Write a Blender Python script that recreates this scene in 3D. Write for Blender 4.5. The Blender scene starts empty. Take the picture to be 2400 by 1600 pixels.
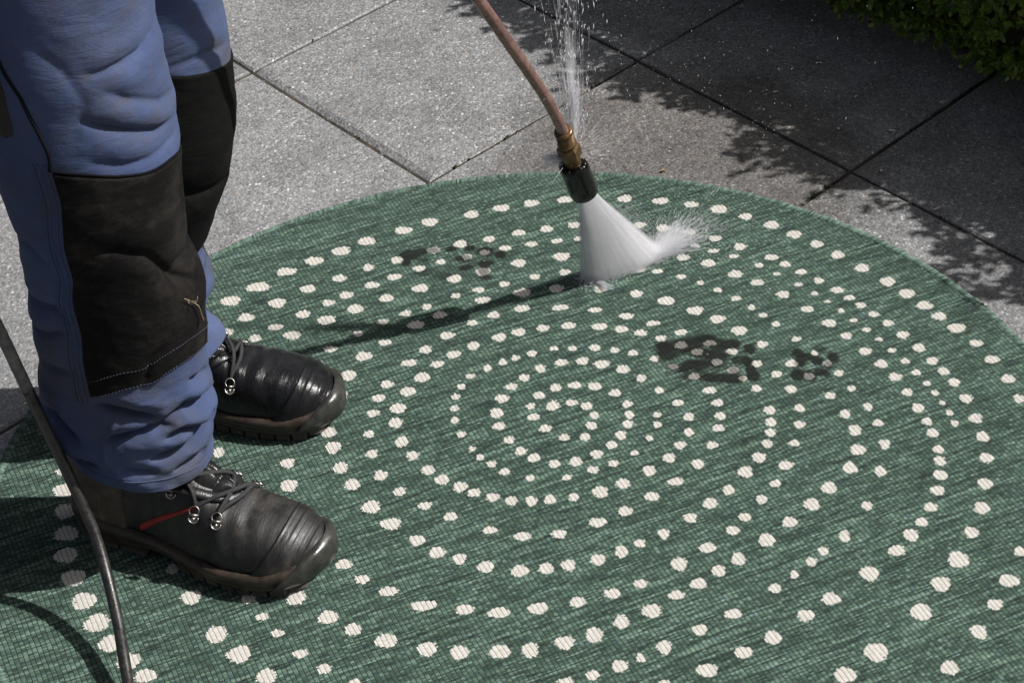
import bpy, math, random
import numpy as np
from mathutils import Matrix, Vector
rng = np.random.default_rng(7)
random.seed(7)
SC = bpy.context.scene
COL = SC.collection
R = math.radians

# ------------------------------------------------------------------ camera, sky, sun, exposure
cam = bpy.data.cameras.new('camera'); cam.lens = 74.555; cam.sensor_width = 36.0
cam.clip_start = 0.05; cam.clip_end = 300.0
camo = bpy.data.objects.new('camera', cam); COL.objects.link(camo); SC.camera = camo
CAM = np.array([-0.01778, -1.85970, 1.65568])
CX = np.array([0.99807903, -0.03810309, -0.04885087]); CY = np.array([0.06195364, 0.61384447, 0.78699219])
CZ = np.array([0.0, -0.78850689, 0.61502592])
camo.matrix_world = Matrix(((CX[0], CY[0], CZ[0], CAM[0]), (CX[1], CY[1], CZ[1], CAM[1]), (CX[2], CY[2], CZ[2], CAM[2]), (0, 0, 0, 1)))
SUN_EL = 46.7
world = bpy.data.worlds.new('World'); SC.world = world; world.use_nodes = True
wn = world.node_tree.nodes; wl = world.node_tree.links; wn.clear()
sky = wn.new('ShaderNodeTexSky'); sky.sky_type = 'NISHITA'; sky.sun_disc = False
sky.sun_elevation = R(SUN_EL); sky.sun_rotation = R(90); sky.dust_density = 5.0; sky.air_density = 0.8; sky.ozone_density = 0.6
bg = wn.new('ShaderNodeBackground'); bg.inputs['Strength'].default_value = 0.056
hs = wn.new('ShaderNodeHueSaturation'); hs.inputs['Saturation'].default_value = 0.55; wl.new(sky.outputs[0], hs.inputs['Color'])
wo = wn.new('ShaderNodeOutputWorld'); wl.new(hs.outputs[0], bg.inputs[0]); wl.new(bg.outputs[0], wo.inputs[0])
sd = bpy.data.lights.new('sun', 'SUN'); sd.energy = 5.0; sd.angle = R(0.7); sd.color = (1.0, 0.975, 0.94)
so = bpy.data.objects.new('sun', sd); COL.objects.link(so); so.rotation_euler = (0, R(90 - SUN_EL), 0); so.location = (6, 0, 6)
SC.view_settings.view_transform = 'Standard'; SC.view_settings.look = 'None'
SC.view_settings.exposure = 0.15; SC.view_settings.gamma = 1.0; SC.view_settings.use_curve_mapping = False
SC.render.engine = 'CYCLES'
SC.cycles.max_bounces = 8; SC.cycles.transparent_max_bounces = 32
SC.cycles.use_denoising = True; SC.cycles.volume_bounces = 16; SC.cycles.volume_step_rate = 0.5; SC.cycles.max_bounces = 16; SC.cycles.diffuse_bounces = 6

DOTS="""-670,2595,166,185;-1276,2582,167,168;-921,2443,187,166;-2059,2524,225,194;-2652,2426,183,140;-2489,2711,168,128;-1802,2777,168,136;338,2434,124,107;574,2413,124,116;858,2398,148,133;1108,2326,127,126;1329,2251,133,132;1588,2103,112,131;66,2361,120,139;-142,2292,103,125;-309,2226,113,138;-1483,2327,207,139;-1130,2265,175,138;-501,2124,119,137;421,2143,164,147;691,2149,164,157;921,2061,214,170;1172,1938,172,178;158,2048,143,163;-51,1890,142,155;1389,1742,131,154;-1326,2023,195,195;-2253,2157,217,213;-721,1983,127,113;-1764,1937,168,155;-221,1730,172,134;-837,1791,112,128;-1499,1760,203,185;326,1651,161,153;560,1676,171,143;806,1636,171,159;1592,1488,120,142;-911,1600,117,120;-1866,1668,173,153;-344,1510,181,164;113,1529,161,142;1046,1485,150,151;-2319,1776,143,160;504,1349,156,131;274,1312,170,187;3,1329,120,131;685,1272,159,155;1182,1261,129,131;-929,1379,116,125;-1619,1446,201,188;-1929,1385,171,156;-417,1239,170,186;24,1119,155,138;762,1084,123,138;1190,1058,122,169;1520,1027,99,117;-398,990,154,153;-1648,1178,170,200;-929,1155,110,129;157,897,148,146;715,896,134,158;1156,884,141,152;1506,838,98,136;-2457,1087,190,199;-1968,1003,143,137;-858,888,119,121;377,710,137,126;627,701,133,150;1052,690,133,174;1393,604,97,114;-1577,821,162,196;-283,727,137,144;-2403,794,198,217;-733,605,98,104;931,522,140,163;-1933,630,147,164;-1450,554,153,178;-151,512,140,148;1190,358,100,94;742,377,155,162;-637,448,101,118;-5,373,151,162;-2299,413,176,212;-511,309,116,123;235,248,145,152;487,263,154,169;-1261,272,165,175;926,192,119,131;-1817,236,165,189;-358,164,131,130;684,104,134,130;1335,28,153,187;-2156,103,184,202;-1095,91,174,187;-63,23,115,115;367,-5,115,109;1014,-172,175,165;-1594,-72,154,157;-882,-61,188,186;-730,-172,162,147;-1925,-305,220,225;737,-288,180,203;-510,-272,162,155;422,-352,132,146;1324,-418,173,154;-300,-347,152,163;-68,-374,142,174;150,-366,148,174;-2730,-265,134,169;-1299,-345,162,135;1000,-640,172,160;-1012,-556,160,152;-1692,-615,245,193;673,-803,205,158;-561,-822,183,131;-191,-956,195,148;222,-953,176,148;-1395,-918,196,176;-1169,-1136,195,181;1118,-1184,138,147;-918,-1260,157,190;906,-1298,150,198;-2225,-1231,204,164;-628,-1417,192,188;632,-1411,179,178;-242,-1512,210,177;45,-1503,168,187;297,-1465,168,183;-2009,-1496,174,143;-1715,-1715,237,154;754,-1952,188,164;1076,-1827,153,148;2962,2273,153,149;1942,2349,164,150;2131,2190,153,138;2568,2160,153,132;4211,2005,165,158;4539,1988,111,105;4880,2004,145,181;5601,2020,181,133;3584,2035,91,115;3272,1853,161,146;2841,1889,141,136;2352,1967,146,137;4665,1756,116,123;4362,1734,164,168;4994,1730,150,156;5722,1683,183,169;2534,1790,151,145;3702,1810,120,123;1799,1934,142,123;3053,1658,144,144;2040,1716,141,144;3815,1605,124,135;3444,1577,149,144;5088,1511,143,167;4752,1521,129,122;2634,1619,120,112;4486,1458,168,166;5834,1284,173,175;4843,1296,98,111;5176,1285,153,165;2774,1404,129,142;2200,1429,179,142;3185,1354,155,157;3921,1292,114,120;3644,1184,138,141;4578,1155,141,157;4903,1111,94,119;5878,903,145,171;1793,1227,149,131;2272,1180,148,140;5250,964,165,180;4956,909,82,108;3242,989,127,154;2881,978,147,169;4058,926,117,148;4648,847,146,185;1896,950,141,168;2277,932,137,147;3769,824,132,177;5002,714,93,116;5288,586,163,182;2865,759,146,167;3194,682,136,145;4128,616,145,136;4707,591,131,157;5027,521,100,127;1870,667,132,156;2228,714,146,136;2831,566,139,156;3835,514,144,216;4729,369,143,164;5305,254,162,194;1740,445,145,148;2115,404,154,142;2770,371,131,154;3088,353,138,133;4136,232,124,183;3811,160,191,191;4743,78,133,147;1587,223,158,175;2643,138,157,189;5262,-129,169,180;4721,-130,141,174;1916,90,153,174;2937,-29,175,159;3668,-147,179,207;2453,-99,175,207;4683,-371,164,177;4007,-242,141,186;1629,-186,190,137;2771,-335,141,136;5158,-565,176,192;2218,-391,141,174;3372,-467,183,203;4594,-631,163,174;2577,-585,134,153;1983,-600,178,180;3133,-725,186,207;3752,-812,120,160;5032,-963,183,207;4463,-897,156,160;1731,-817,167,164;2350,-863,152,142;2839,-995,180,176;4316,-1134,146,149;1404,-1049,138,175;2184,-1071,162,148;2543,-1264,183,226;3418,-1282,136,192;4159,-1330,167,201;4834,-1351,163,182;1870,-1324,192,164;3957,-1564,198,171;3147,-1497,130,145;5305,-1698,143,158;2188,-1537,154,214;1529,-1557,190,208;2990,-1656,126,151;4602,-1765,241,261;1953,-1704,171,186;3594,-1895,205,231;2774,-1836,93,141;1704,-1882,183,173;2531,-2032,139,152;4342,-2122,212,241;5080,-2137,229,191;1454,-2038,178,151;1662,-3181,236,197;2073,-2954,199,179;2414,-2770,185,203;2034,-2379,203,153;1642,-2586,163,162;2808,-2475,187,186;3114,-2245,204,189;4045,-2532,232,252;3464,-3079,258,274;3086,-3373,241,226;4183,-3363,195,207;4596,-2872,180,215;4854,-2488,178,166;-2094,-2264,183,187;-1732,-2465,244,216;-1294,-2625,219,214;-944,-2708,211,202;-513,-2730,234,202;-190,-2736,187,223;188,-2655,226,203;514,-2565,187,237;817,-2399,165,214;1157,-2259,228,209;-1329,-1970,288,157;-876,-2072,215,160;-497,-2142,246,159;-70,-2113,238,178;366,-2053,183,156;-2058,-3046,139,104;171,-3212,183,103;459,-3147,153,145;754,-3042,176,177;982,-2946,100,137;1243,-2805,162,212;1194,-3318,121,82;-5526,1037,221,185;-5569,673,299,217;-5579,324,256,236;-5510,-45,292,259;-5457,-435,288,253;-5410,-799,275,247;-5284,-1182,281,268;-5118,-1560,287,261;-4930,-1918,283,280;-4750,-2243,244,274;-4519,-2529,268,256;-4311,-2761,248,204;-4166,-1136,150,174;-3911,-1609,230,220;-3273,-1695,165,154;-2737,-1716,219,244;-3103,-1988,163,113;-3586,-2212,234,261;-2919,-2257,161,124;-2373,-2056,225,213;-3320,-2534,258,255;-2660,-2586,177,133;-2394,-2828,167,143;-3007,-2882,219,225;-2944,560,187,178;-2907,162,204,217;-3780,841,139,182;-627,5543,207,192;-207,5653,245,166;207,5718,217,174;671,5751,227,161;1501,5682,207,174;1986,5572,234,159;2399,5440,201,158;2762,5287,219,197;3099,5077,184,162;762,5126,176,155;388,5079,176,161;4,5030,186,145;-401,4929,185,153;1652,5029,194,135;1963,4924,193,167;2309,4791,183,134;2633,4612,182,142;2940,4389,172,172;1144,5094,148,162;167,4750,175,127;511,4783,156,121;800,4800,129,111;1075,4780,129,111;1331,4752,156,111;-188,4693,175,120;-475,4622,165,126;2349,4475,127,94;2573,4328,172,87;2825,4183,135,99;926,4479,164,172;1342,4435,182,171;558,4415,228,193;2159,4223,189,154;2476,4060,197,168;-29,4325,200,179;-505,4190,209,184;897,4048,153,152;1561,4009,170,122;1798,3944,152,106;574,4058,153,137;2804,3787,195,166;174,3996,153,127;2092,3795,134,115;-235,3872,147,136;2331,3640,106,105;-569,3787,161,126;446,3702,196,179;1021,3636,178,185;2539,3460,127,118;-2,3659,223,194;1472,3484,168,163;2744,3255,131,117;1844,3295,228,181;-526,3549,214,148;-26,3312,203,152;476,3290,238,123;919,3188,184,110;1310,3018,201,129;1634,2832,191,114;-390,3221,168,160;2197,3048,209,188;2463,2842,208,177;-667,3075,158,130;1969,2613,164,127;2708,2575,206,191;226,2870,166,157;559,2893,192,148;-86,2821,183,165;955,2830,208,148;1219,2751,191,142;1462,2650,173,141;-336,2739,183,175;1700,2508,158,134;2309,2359,179,117;3421,4847,216,186;3694,4593,203,184;3963,4343,180,172;4200,4074,178,191;4463,3748,198,197;4742,3417,196,209;4939,3136,211,200;5116,2863,223,179;5253,2613,191,177;5416,2355,228,191;3318,4109,188,139;3478,3938,151,137;3138,3949,143,107;3342,3736,106,84;3662,3748,150,127;3064,3572,185,143;3587,3478,119,89;3862,3533,137,143;3768,3266,108,88;3356,3280,184,162;4065,3304,192,133;3906,3076,108,64;4198,3125,160,123;3631,2938,173,139;4311,2952,135,130;4043,2867,100,109;2920,3041,96,122;3043,2869,124,109;4445,2745,129,137;3184,2665,112,119;3857,2619,192,164;4171,2644,111,91;4592,2544,145,142;4301,2438,119,98;4027,2342,139,145;4730,2285,161,154;3396,2333,136,106;4423,2224,115,89;-1198,5421,245,190;-1566,5258,253,179;-2066,5060,252,193;-2404,4866,270,207;-2766,4668,259,195;-3134,4458,276,187;-3490,4149,329,208;-3837,3871,272,211;-4189,3543,207,184;-3890,3208,267,189;-800,4854,194,191;-1157,4749,185,158;-711,4544,147,141;-1652,4572,166,172;-1059,4472,147,125;-1351,4347,174,139;-2034,4444,156,162;-2417,4238,201,160;-887,4068,199,183;-1678,4191,209,153;-1979,4039,200,152;-1335,3902,217,187;-2827,4043,218,176;-2312,3854,199,165;-1782,3730,198,173;-872,3683,134,125;-3222,3769,235,210;-2544,3708,171,143;-2189,3535,215,207;-2871,3487,206,171;-1257,3486,134,133;-3613,3493,233,171;-1535,3373,160,132;-2560,3333,249,190;-3219,3246,205,131;-1090,3293,177,160;-1400,3113,212,173;-1822,3222,151,116;-1000,2843,201,156;-3470,3036,168,158;-2991,3053,230,178;-2143,3002,141,120;-3334,2697,219,183;-3662,2809,123,114"""
STAINS="""-1473,4662,142,121,80;-1332,4738,106,76,80;-1534,4503,79,90,70;-900,4752,106,76,50;-679,4744,88,76,60;-462,4630,123,106,60;-262,4563,79,90,80;-772,4512,114,90,60;-733,4299,114,74,50;-469,4360,105,74,60;-500,4186,96,118,60;-1282,4224,114,74,35;-1039,4154,131,88,35;-478,4066,78,59,50;-1298,4538,79,45,40;-950,4337,105,45,30;-1164,4750,89,76,60;1737,2248,159,203,75;1972,2317,159,148,70;2235,2420,182,130,55;2406,2310,148,148,55;2588,2310,91,111,55;2789,2179,79,110,60;2371,2111,181,128,70;2152,2188,124,110,65;2069,1940,202,109,65;1797,1931,90,72,60;2344,1967,101,109,50;2069,1724,167,107,45;2320,1664,178,89,60;2517,1626,133,89,75;2767,1655,78,107,75;2748,1765,67,108,60;2616,1977,79,91,50;2726,1948,67,109,60;2537,1786,89,90,60;1926,1864,79,72,60;3376,2065,90,110,60;3463,1965,78,73,65;3655,2110,79,73,40;3805,1912,78,127,75;3594,1861,78,91,65;3378,1846,67,90,60;3314,1637,89,143,75;3452,1587,89,125,70;3584,1646,100,89,65;3716,1776,67,90,60;3667,1602,55,71,50"""
# ------------------------------------------------------------------ helpers
def mk(name, V, F, mat=None, parent=None, smooth=True, fcol=None, fcol_name='yarn', vcol=None):
    """one mesh object from arrays; F is an (n,3|4) array or a list of such arrays"""
    V = np.asarray(V, np.float32).reshape(-1, 3)
    Fs = [np.asarray(f, np.int32) for f in (F if isinstance(F, list) else [F]) if len(f)]
    me = bpy.data.meshes.new(name)
    me.vertices.add(len(V)); me.vertices.foreach_set('co', V.ravel())
    loops = np.concatenate([f.ravel() for f in Fs])
    sizes = np.concatenate([np.full(len(f), f.shape[1], np.int32) for f in Fs])
    me.loops.add(len(loops)); me.loops.foreach_set('vertex_index', loops)
    me.polygons.add(len(sizes))
    me.polygons.foreach_set('loop_start', np.concatenate([[0], np.cumsum(sizes)[:-1]]).astype(np.int32))
    me.polygons.foreach_set('use_smooth', np.full(len(sizes), smooth, bool))
    if fcol is not None:
        a = me.attributes.new(fcol_name, 'FLOAT_COLOR', 'FACE')
        c = np.ones((len(sizes), 4), np.float32); c[:, :3] = fcol
        a.data.foreach_set('color', c.ravel())
    if vcol is not None:
        a = me.attributes.new(fcol_name, 'FLOAT_COLOR', 'POINT')
        c = np.ones((len(V), 4), np.float32); c[:, :3] = vcol
        a.data.foreach_set('color', c.ravel())
    me.update(calc_edges=True)
    if mat: me.materials.append(mat)
    o = bpy.data.objects.new(name, me); COL.objects.link(o)
    if parent: o.parent = parent
    return o
def empty(name, loc=(0, 0, 0), rz=0.0, parent=None):
    o = bpy.data.objects.new(name, None); COL.objects.link(o); o.location = loc; o.rotation_euler = (0, 0, rz)
    o.empty_display_size = 0.05
    if parent: o.parent = parent
    return o
def tag(o, label=None, cat=None, group=None, kind=None):
    for k, v in (('label', label), ('category', cat), ('group', group), ('kind', kind)):
        if v: o[k] = v
    return o
class MB:
    """collects pieces that belong to one mesh"""
    def __init__(s): s.V = []; s.F = {3: [], 4: []}; s.n = 0
    def add(s, V, F):
        V = np.asarray(V, float).reshape(-1, 3)
        for f in (F if isinstance(F, list) else [F]):
            f = np.asarray(f)
            if len(f): s.F[f.shape[1]].append(f + s.n)
        s.V.append(V); s.n += len(V)
        return s
    def build(s, name, mat, parent=None, smooth=True):
        return mk(name, np.concatenate(s.V), [np.concatenate(x) for x in s.F.values() if x], mat, parent, smooth)
def grid_faces(nu, nv, wrap_u=False):
    """vertex index = v*nu+u"""
    u = np.arange(nu if wrap_u else nu - 1); v = np.arange(nv - 1)
    U, Vv = np.meshgrid(u, v); U2 = (U + 1) % nu
    return np.stack([Vv * nu + U, Vv * nu + U2, (Vv + 1) * nu + U2, (Vv + 1) * nu + U], -1).reshape(-1, 4)
def unit(a): a = np.asarray(a, float); return a / (np.linalg.norm(a, axis=-1, keepdims=True) + 1e-12)
def smooth_path(P, n):
    P = np.asarray(P, float); d = np.r_[0, np.cumsum(np.linalg.norm(np.diff(P, axis=0), axis=1))]
    # Catmull-Rom through the points
    Q = np.vstack([2 * P[0] - P[1], P, 2 * P[-1] - P[-2]]); out = []
    for t in np.linspace(0, d[-1], n):
        i = min(np.searchsorted(d, t, 'right') - 1, len(P) - 2); u = (t - d[i]) / (d[i + 1] - d[i] + 1e-12)
        a, b, c, e = Q[i], Q[i + 1], Q[i + 2], Q[i + 3]
        out.append(0.5 * (2 * b + (c - a) * u + (2 * a - 5 * b + 4 * c - e) * u * u + (3 * b - a - 3 * c + e) * u ** 3))
    return np.array(out)
def tube(P, r, seg=10, flat=1.0, up=(0, 0, 1), caps=True):
    P = np.asarray(P, float); n = len(P); r = np.broadcast_to(np.asarray(r, float), (n,))
    T = unit(np.gradient(P, axis=0)); N = np.zeros_like(P); up = np.asarray(up, float)
    for i in range(n):
        a = up if i == 0 else N[i - 1]
        v = a - T[i] * np.dot(a, T[i])
        if np.linalg.norm(v) < 1e-6: v = np.cross(T[i], [1, 0.3, 0.2])
        N[i] = unit(v)
    B = np.cross(T, N); a = np.linspace(0, 2 * np.pi, seg, endpoint=False)
    V = P[:, None] + (r[:, None, None] * (flat * np.cos(a)[None, :, None] * N[:, None] + np.sin(a)[None, :, None] * B[:, None]))
    V = V.reshape(-1, 3); F = [grid_faces(seg, n, True)]
    if caps:
        V = np.vstack([V, P[0], P[-1]]); k = n * seg; i = np.arange(seg)
        F.append(np.stack([np.full(seg, k), (i + 1) % seg, i], 1)); j = (n - 1) * seg
        F.append(np.stack([np.full(seg, k + 1), j + i, j + (i + 1) % seg], 1))
    return V, F
def lathe(A, B, prof, seg=24, rot=0.0, wob=None):
    """prof = [(t along A->B in metres, radius)]"""
    A = np.asarray(A, float); B = np.asarray(B, float); T = unit(B - A)
    N = unit(np.cross(T, [0.31, -0.9, 0.2])); Bn = np.cross(T, N); a = np.linspace(0, 2 * np.pi, seg, endpoint=False) + rot
    V = []
    for k, (t, r) in enumerate(prof):
        rr = r * np.ones(seg); tt = t * np.ones(seg)
        if wob is not None: rr, tt = wob(k, a, rr, tt)
        V.append(A + tt[:, None] * T + rr[:, None] * (np.cos(a)[:, None] * N + np.sin(a)[:, None] * Bn))
    return np.concatenate(V), grid_faces(seg, len(prof), True)
def boxm(c, s, rz=0.0):
    c = np.asarray(c, float); h = np.asarray(s, float) / 2
    V = np.array([[x, y, z] for z in (-1, 1) for y in (-1, 1) for x in (-1, 1)], float) * h
    cs, sn = math.cos(rz), math.sin(rz); V[:, :2] = V[:, :2] @ np.array([[cs, sn], [-sn, cs]])
    return V + c, np.array([[0, 2, 3, 1], [4, 5, 7, 6], [0, 1, 5, 4], [2, 6, 7, 3], [0, 4, 6, 2], [1, 3, 7, 5]])
_ks = rng.normal(size=(14, 3)); _ph = rng.uniform(0, 6.28, 14)
def snoise(P, f):
    """smooth pseudo noise, about -1..1"""
    P = np.asarray(P, float); o = 0
    for k, p in zip(_ks, _ph): o = o + np.sin((P * f) @ k * 2.2 + p + 1.3 * np.sin((P * f) @ np.roll(k, 1) + 2 * p))
    return o / 5.0

# ------------------------------------------------------------------ materials
def mat(name, base=(0.5, 0.5, 0.5), rough=0.6, metal=0.0, spec=0.5):
    m = bpy.data.materials.new(name); m.use_nodes = True
    b = m.node_tree.nodes['Principled BSDF']
    b.inputs['Base Color'].default_value = (*base, 1); b.inputs['Roughness'].default_value = rough
    b.inputs['Metallic'].default_value = metal; b.inputs['Specular IOR Level'].default_value = spec
    return m
class NB:
    """small node-building helper on one material"""
    def __init__(s, m): s.m = m; s.t = m.node_tree; s.b = s.t.nodes['Principled BSDF']; s.co = None
    def new(s, typ, **kw):
        n = s.t.nodes.new(typ)
        for k, v in kw.items():
            if hasattr(n, k): setattr(n, k, v)
            else: n.inputs[k].default_value = v
        return n
    def link(s, a, b): s.t.links.new(a, b)
    def coord(s, shift=False):
        if s.co is None:
            tc = s.new('ShaderNodeTexCoord'); s.co = tc.outputs['Object']
            if shift:
                oi = s.new('ShaderNodeObjectInfo'); ml = s.new('ShaderNodeVectorMath', operation='SCALE'); cb = s.new('ShaderNodeCombineXYZ')
                for i in range(3): s.link(oi.outputs['Random'], cb.inputs[i])
                s.link(cb.outputs[0], ml.inputs[0]); ml.inputs['Scale'].default_value = 37.0
                ad = s.new('ShaderNodeVectorMath', operation='ADD'); s.link(s.co, ad.inputs[0]); s.link(ml.outputs[0], ad.inputs[1]); s.co = ad.outputs[0]
        return s.co
    def noise(s, scale, detail=4.0, rough=0.6, vec=None, dist=0.0):
        n = s.new('ShaderNodeTexNoise'); n.inputs['Scale'].default_value = scale; n.inputs['Detail'].default_value = detail
        n.inputs['Roughness'].default_value = rough; n.inputs['Distortion'].default_value = dist
        s.link(vec or s.coord(), n.inputs['Vector']); return n.outputs['Fac']
    def voro(s, scale, vec=None, feature='F1'):
        n = s.new('ShaderNodeTexVoronoi', feature=feature); n.inputs['Scale'].default_value = scale; s.link(vec or s.coord(), n.inputs['Vector']); return n
    def ramp(s, fac, stops, const=False):
        r = s.new('ShaderNodeValToRGB'); e = r.color_ramp.elements
        if const: r.color_ramp.interpolation = 'CONSTANT'
        while len(e) < len(stops): e.new(0.5)
        for i, (p, c) in enumerate(stops):
            e[i].position = p; e[i].color = (*c, 1) if not isinstance(c, (int, float)) else (c, c, c, 1)
        s.link(fac, r.inputs[0]); return r.outputs[0]
    def mix(s, fac, a, b, blend='MIX'):
        n = s.new('ShaderNodeMix', data_type='RGBA', blend_type=blend)
        for v, i in ((fac, 0), (a, 6), (b, 7)):
            if isinstance(v, (int, float)): n.inputs[i].default_value = v
            elif isinstance(v, tuple): n.inputs[i].default_value = (*v, 1)
            else: s.link(v, n.inputs[i])
        return n.outputs[2]
    def bump(s, h, strength=0.3, dist=0.001, prev=None):
        n = s.new('ShaderNodeBump'); n.inputs['Strength'].default_value = strength; n.inputs['Distance'].default_value = dist
        s.link(h, n.inputs['Height'])
        if prev is not None: s.link(prev, n.inputs['Normal'])
        return n.outputs[0]
    def set(s, **kw):
        for k, v in kw.items():
            k = {'base': 'Base Color', 'rough': 'Roughness', 'normal': 'Normal', 'sheen': 'Sheen Weight', 'coat': 'Coat Weight'}[k]
            if isinstance(v, (int, float)): s.b.inputs[k].default_value = v
            else: s.link(v, s.b.inputs[k])
    def attr(s, name='yarn'):
        n = s.new('ShaderNodeAttribute', attribute_name=name); return n.outputs['Color']

def slab_material():
    m = mat('exposed_aggregate_concrete', rough=0.75, spec=0.4); n = NB(m); n.coord(shift=True)
    v = n.voro(215.0); v2 = n.voro(520.0)
    stones = n.ramp(v.outputs['Color'], [(0.0, (0.06, 0.0605, 0.062)), (0.3, (0.135, 0.136, 0.137)), (0.60, (0.195, 0.196, 0.197)), (0.82, (0.28, 0.28, 0.276)), (0.935, (0.48, 0.475, 0.46)), (1.0, (0.78, 0.77, 0.75))])
    cem = n.ramp(v2.outputs['Color'], [(0.1, (0.105, 0.106, 0.107)), (0.6, (0.175, 0.176, 0.177)), (0.95, (0.36, 0.355, 0.345))])
    edge = n.ramp(v.outputs['Distance'], [(0.35, 0.0), (0.6, 1.0)])
    c = n.mix(edge, stones, cem)
    tan = n.ramp(n.noise(60.0, 2.0), [(0.6, 0.0), (0.75, 0.35)]); c = n.mix(tan, c, (0.22, 0.17, 0.13))
    blot = n.ramp(n.noise(9.0, 5.0, 0.65), [(0.3, 0.72), (0.55, 1.0), (0.75, 1.12)]); c = n.mix(1.0, c, blot, 'MULTIPLY')
    oi = n.new('ShaderNodeObjectInfo'); tone = n.ramp(oi.outputs['Random'], [(0.0, (1.12, 1.125, 1.14)), (0.5, (1.3, 1.3, 1.315)), (1.0, (1.2, 1.2, 1.215))]); c = n.mix(1.0, c, tone, 'MULTIPLY')
    ge = n.new('ShaderNodeNewGeometry'); ds = n.new('ShaderNodeVectorMath', operation='DISTANCE'); n.link(ge.outputs['Position'], ds.inputs[0]); ds.inputs[1].default_value = (0.24, 0.66, 0.0)
    wn_ = n.noise(11.0, 5.0, 0.65, vec=ge.outputs['Position']); ad = n.new('ShaderNodeMath', operation='MULTIPLY_ADD'); n.link(wn_, ad.inputs[0]); ad.inputs[1].default_value = -0.22; n.link(ds.outputs['Value'], ad.inputs[2])
    wet = n.ramp(ad.outputs[0], [(0.10, 1.0), (0.20, 0.0)]); c = n.mix(wet, c, n.mix(1.0, c, (0.66, 0.62, 0.59), 'MULTIPLY'))
    spots = n.ramp(n.noise(38.0, 2.0), [(0.70, 1.0), (0.78, 0.55)]); c = n.mix(1.0, c, spots, 'MULTIPLY')
    n.set(base=c, rough=n.mix(wet, n.ramp(n.noise(120.0, 2.0), [(0.3, 0.42), (0.7, 0.85)]), (0.32, 0.32, 0.32)))
    b = n.bump(v.outputs['Distance'], 0.45, -0.0016); b = n.bump(n.noise(700.0, 3.0), 0.25, 0.0006, b); n.set(normal=b)
    return m
def bed_material():
    m = mat('joint_sand', rough=0.95, spec=0.1); n = NB(m)
    c = n.ramp(n.noise(30.0, 4.0), [(0.35, (0.034, 0.031, 0.028)), (0.6, (0.065, 0.056, 0.045)), (0.75, (0.10, 0.068, 0.036))])
    n.set(base=c, normal=n.bump(n.noise(400.0, 3.0), 0.8, 0.002)); return m
def yarn_material():
    m = mat('woven_yarn', rough=0.85, spec=0.15); n = NB(m)
    c = n.attr(); f = n.ramp(n.noise(900.0, 2.0), [(0.3, 0.82), (0.7, 1.12)]); n.set(base=n.mix(1.0, c, f, 'MULTIPLY'), sheen=0.08)
    n.set(normal=n.bump(n.noise(1500.0, 2.0), 0.3, 0.0004)); return m
def cloth_material(name, cols, dirt, dirt_amt, twill=2600.0, dscale=7.0, sheen=0.04):
    m = mat(name, rough=0.9, spec=0.12); n = NB(m)
    c = n.ramp(n.noise(5.0, 5.0, 0.6), [(0.3, cols[0]), (0.55, cols[1]), (0.75, cols[2])])
    d = n.ramp(n.noise(dscale, 6.0, 0.68, dist=0.6), [(0.50, 0.0), (0.72, dirt_amt)]); c = n.mix(d, c, dirt)
    d2 = n.ramp(n.noise(dscale * 6.0, 5.0, 0.7), [(0.52, 0.0), (0.75, dirt_amt * .5)]); c = n.mix(d2, c, dirt)
    mp = n.new('ShaderNodeMapping'); n.link(n.coord(), mp.inputs['Vector']); mp.inputs['Rotation'].default_value = (0.5, 0.9, 0.78); 
    mp.inputs['Scale'].default_value = (1.0, 0.25, 1.0)
    fine = n.ramp(n.noise(800.0, 3.0), [(0.3, 0.86), (0.7, 1.1)]); c = n.mix(1.0, c, fine, 'MULTIPLY')
    spk = n.ramp(n.voro(210.0).outputs['Color'], [(0.972, 0.0), (0.985, 0.55)], True); keep = n.ramp(n.noise(14.0, 3.0), [(0.52, 0.0), (0.6, 1.0)])
    c = n.mix(n.mix(1.0, spk, keep, 'MULTIPLY'), c, (0.35, 0.33, 0.3))
    b = n.bump(n.noise(1500.0, 2.0, vec=mp.outputs[0]), 0.4, 0.0005); mq = n.new('ShaderNodeMapping'); n.link(n.coord(), mq.inputs['Vector']); mq.inputs['Rotation'].default_value = (0.3, 0.5, 0.2); mq.inputs['Scale'].default_value = (0.8, 0.8, 2.6)
    b = n.bump(n.noise(34.0, 5.0, 0.6, vec=mq.outputs[0], dist=0.8), 0.4, 0.004, b); b = n.bump(n.noise(110.0, 5.0), 0.4, 0.0012, b); b = n.bump(n.noise(900.0, 2.0), 0.25, 0.0004, b)
    n.set(base=c, normal=b, sheen=sheen); return m
def leather_material(name, dark, light, scuff, rough=(0.3, 0.6), scale=30.0, amt=0.5, crease=0.5):
    m = mat(name, rough=0.5, spec=0.45); n = NB(m)
    c = n.ramp(n.noise(scale, 5.0, 0.6), [(0.35, dark), (0.7, light)])
    s = n.ramp(n.noise(scale * 0.7, 6.0, 0.7, dist=0.8), [(0.52, 0.0), (0.75, amt)]); c = n.mix(s, c, scuff)
    mp = n.new('ShaderNodeMapping'); n.link(n.coord(), mp.inputs['Vector']); mp.inputs['Scale'].default_value = (3.2, 0.7, 0.9)
    b = n.bump(n.noise(90.0, 4.0, 0.6, vec=mp.outputs[0], dist=1.0), crease, 0.0016); b = n.bump(n.voro(900.0).outputs['Distance'], 0.25, 0.0004, b)
    n.set(base=c, rough=n.ramp(n.noise(scale * 1.3, 4.0), [(0.3, rough[0]), (0.7, rough[1])]), normal=b); return m
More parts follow.
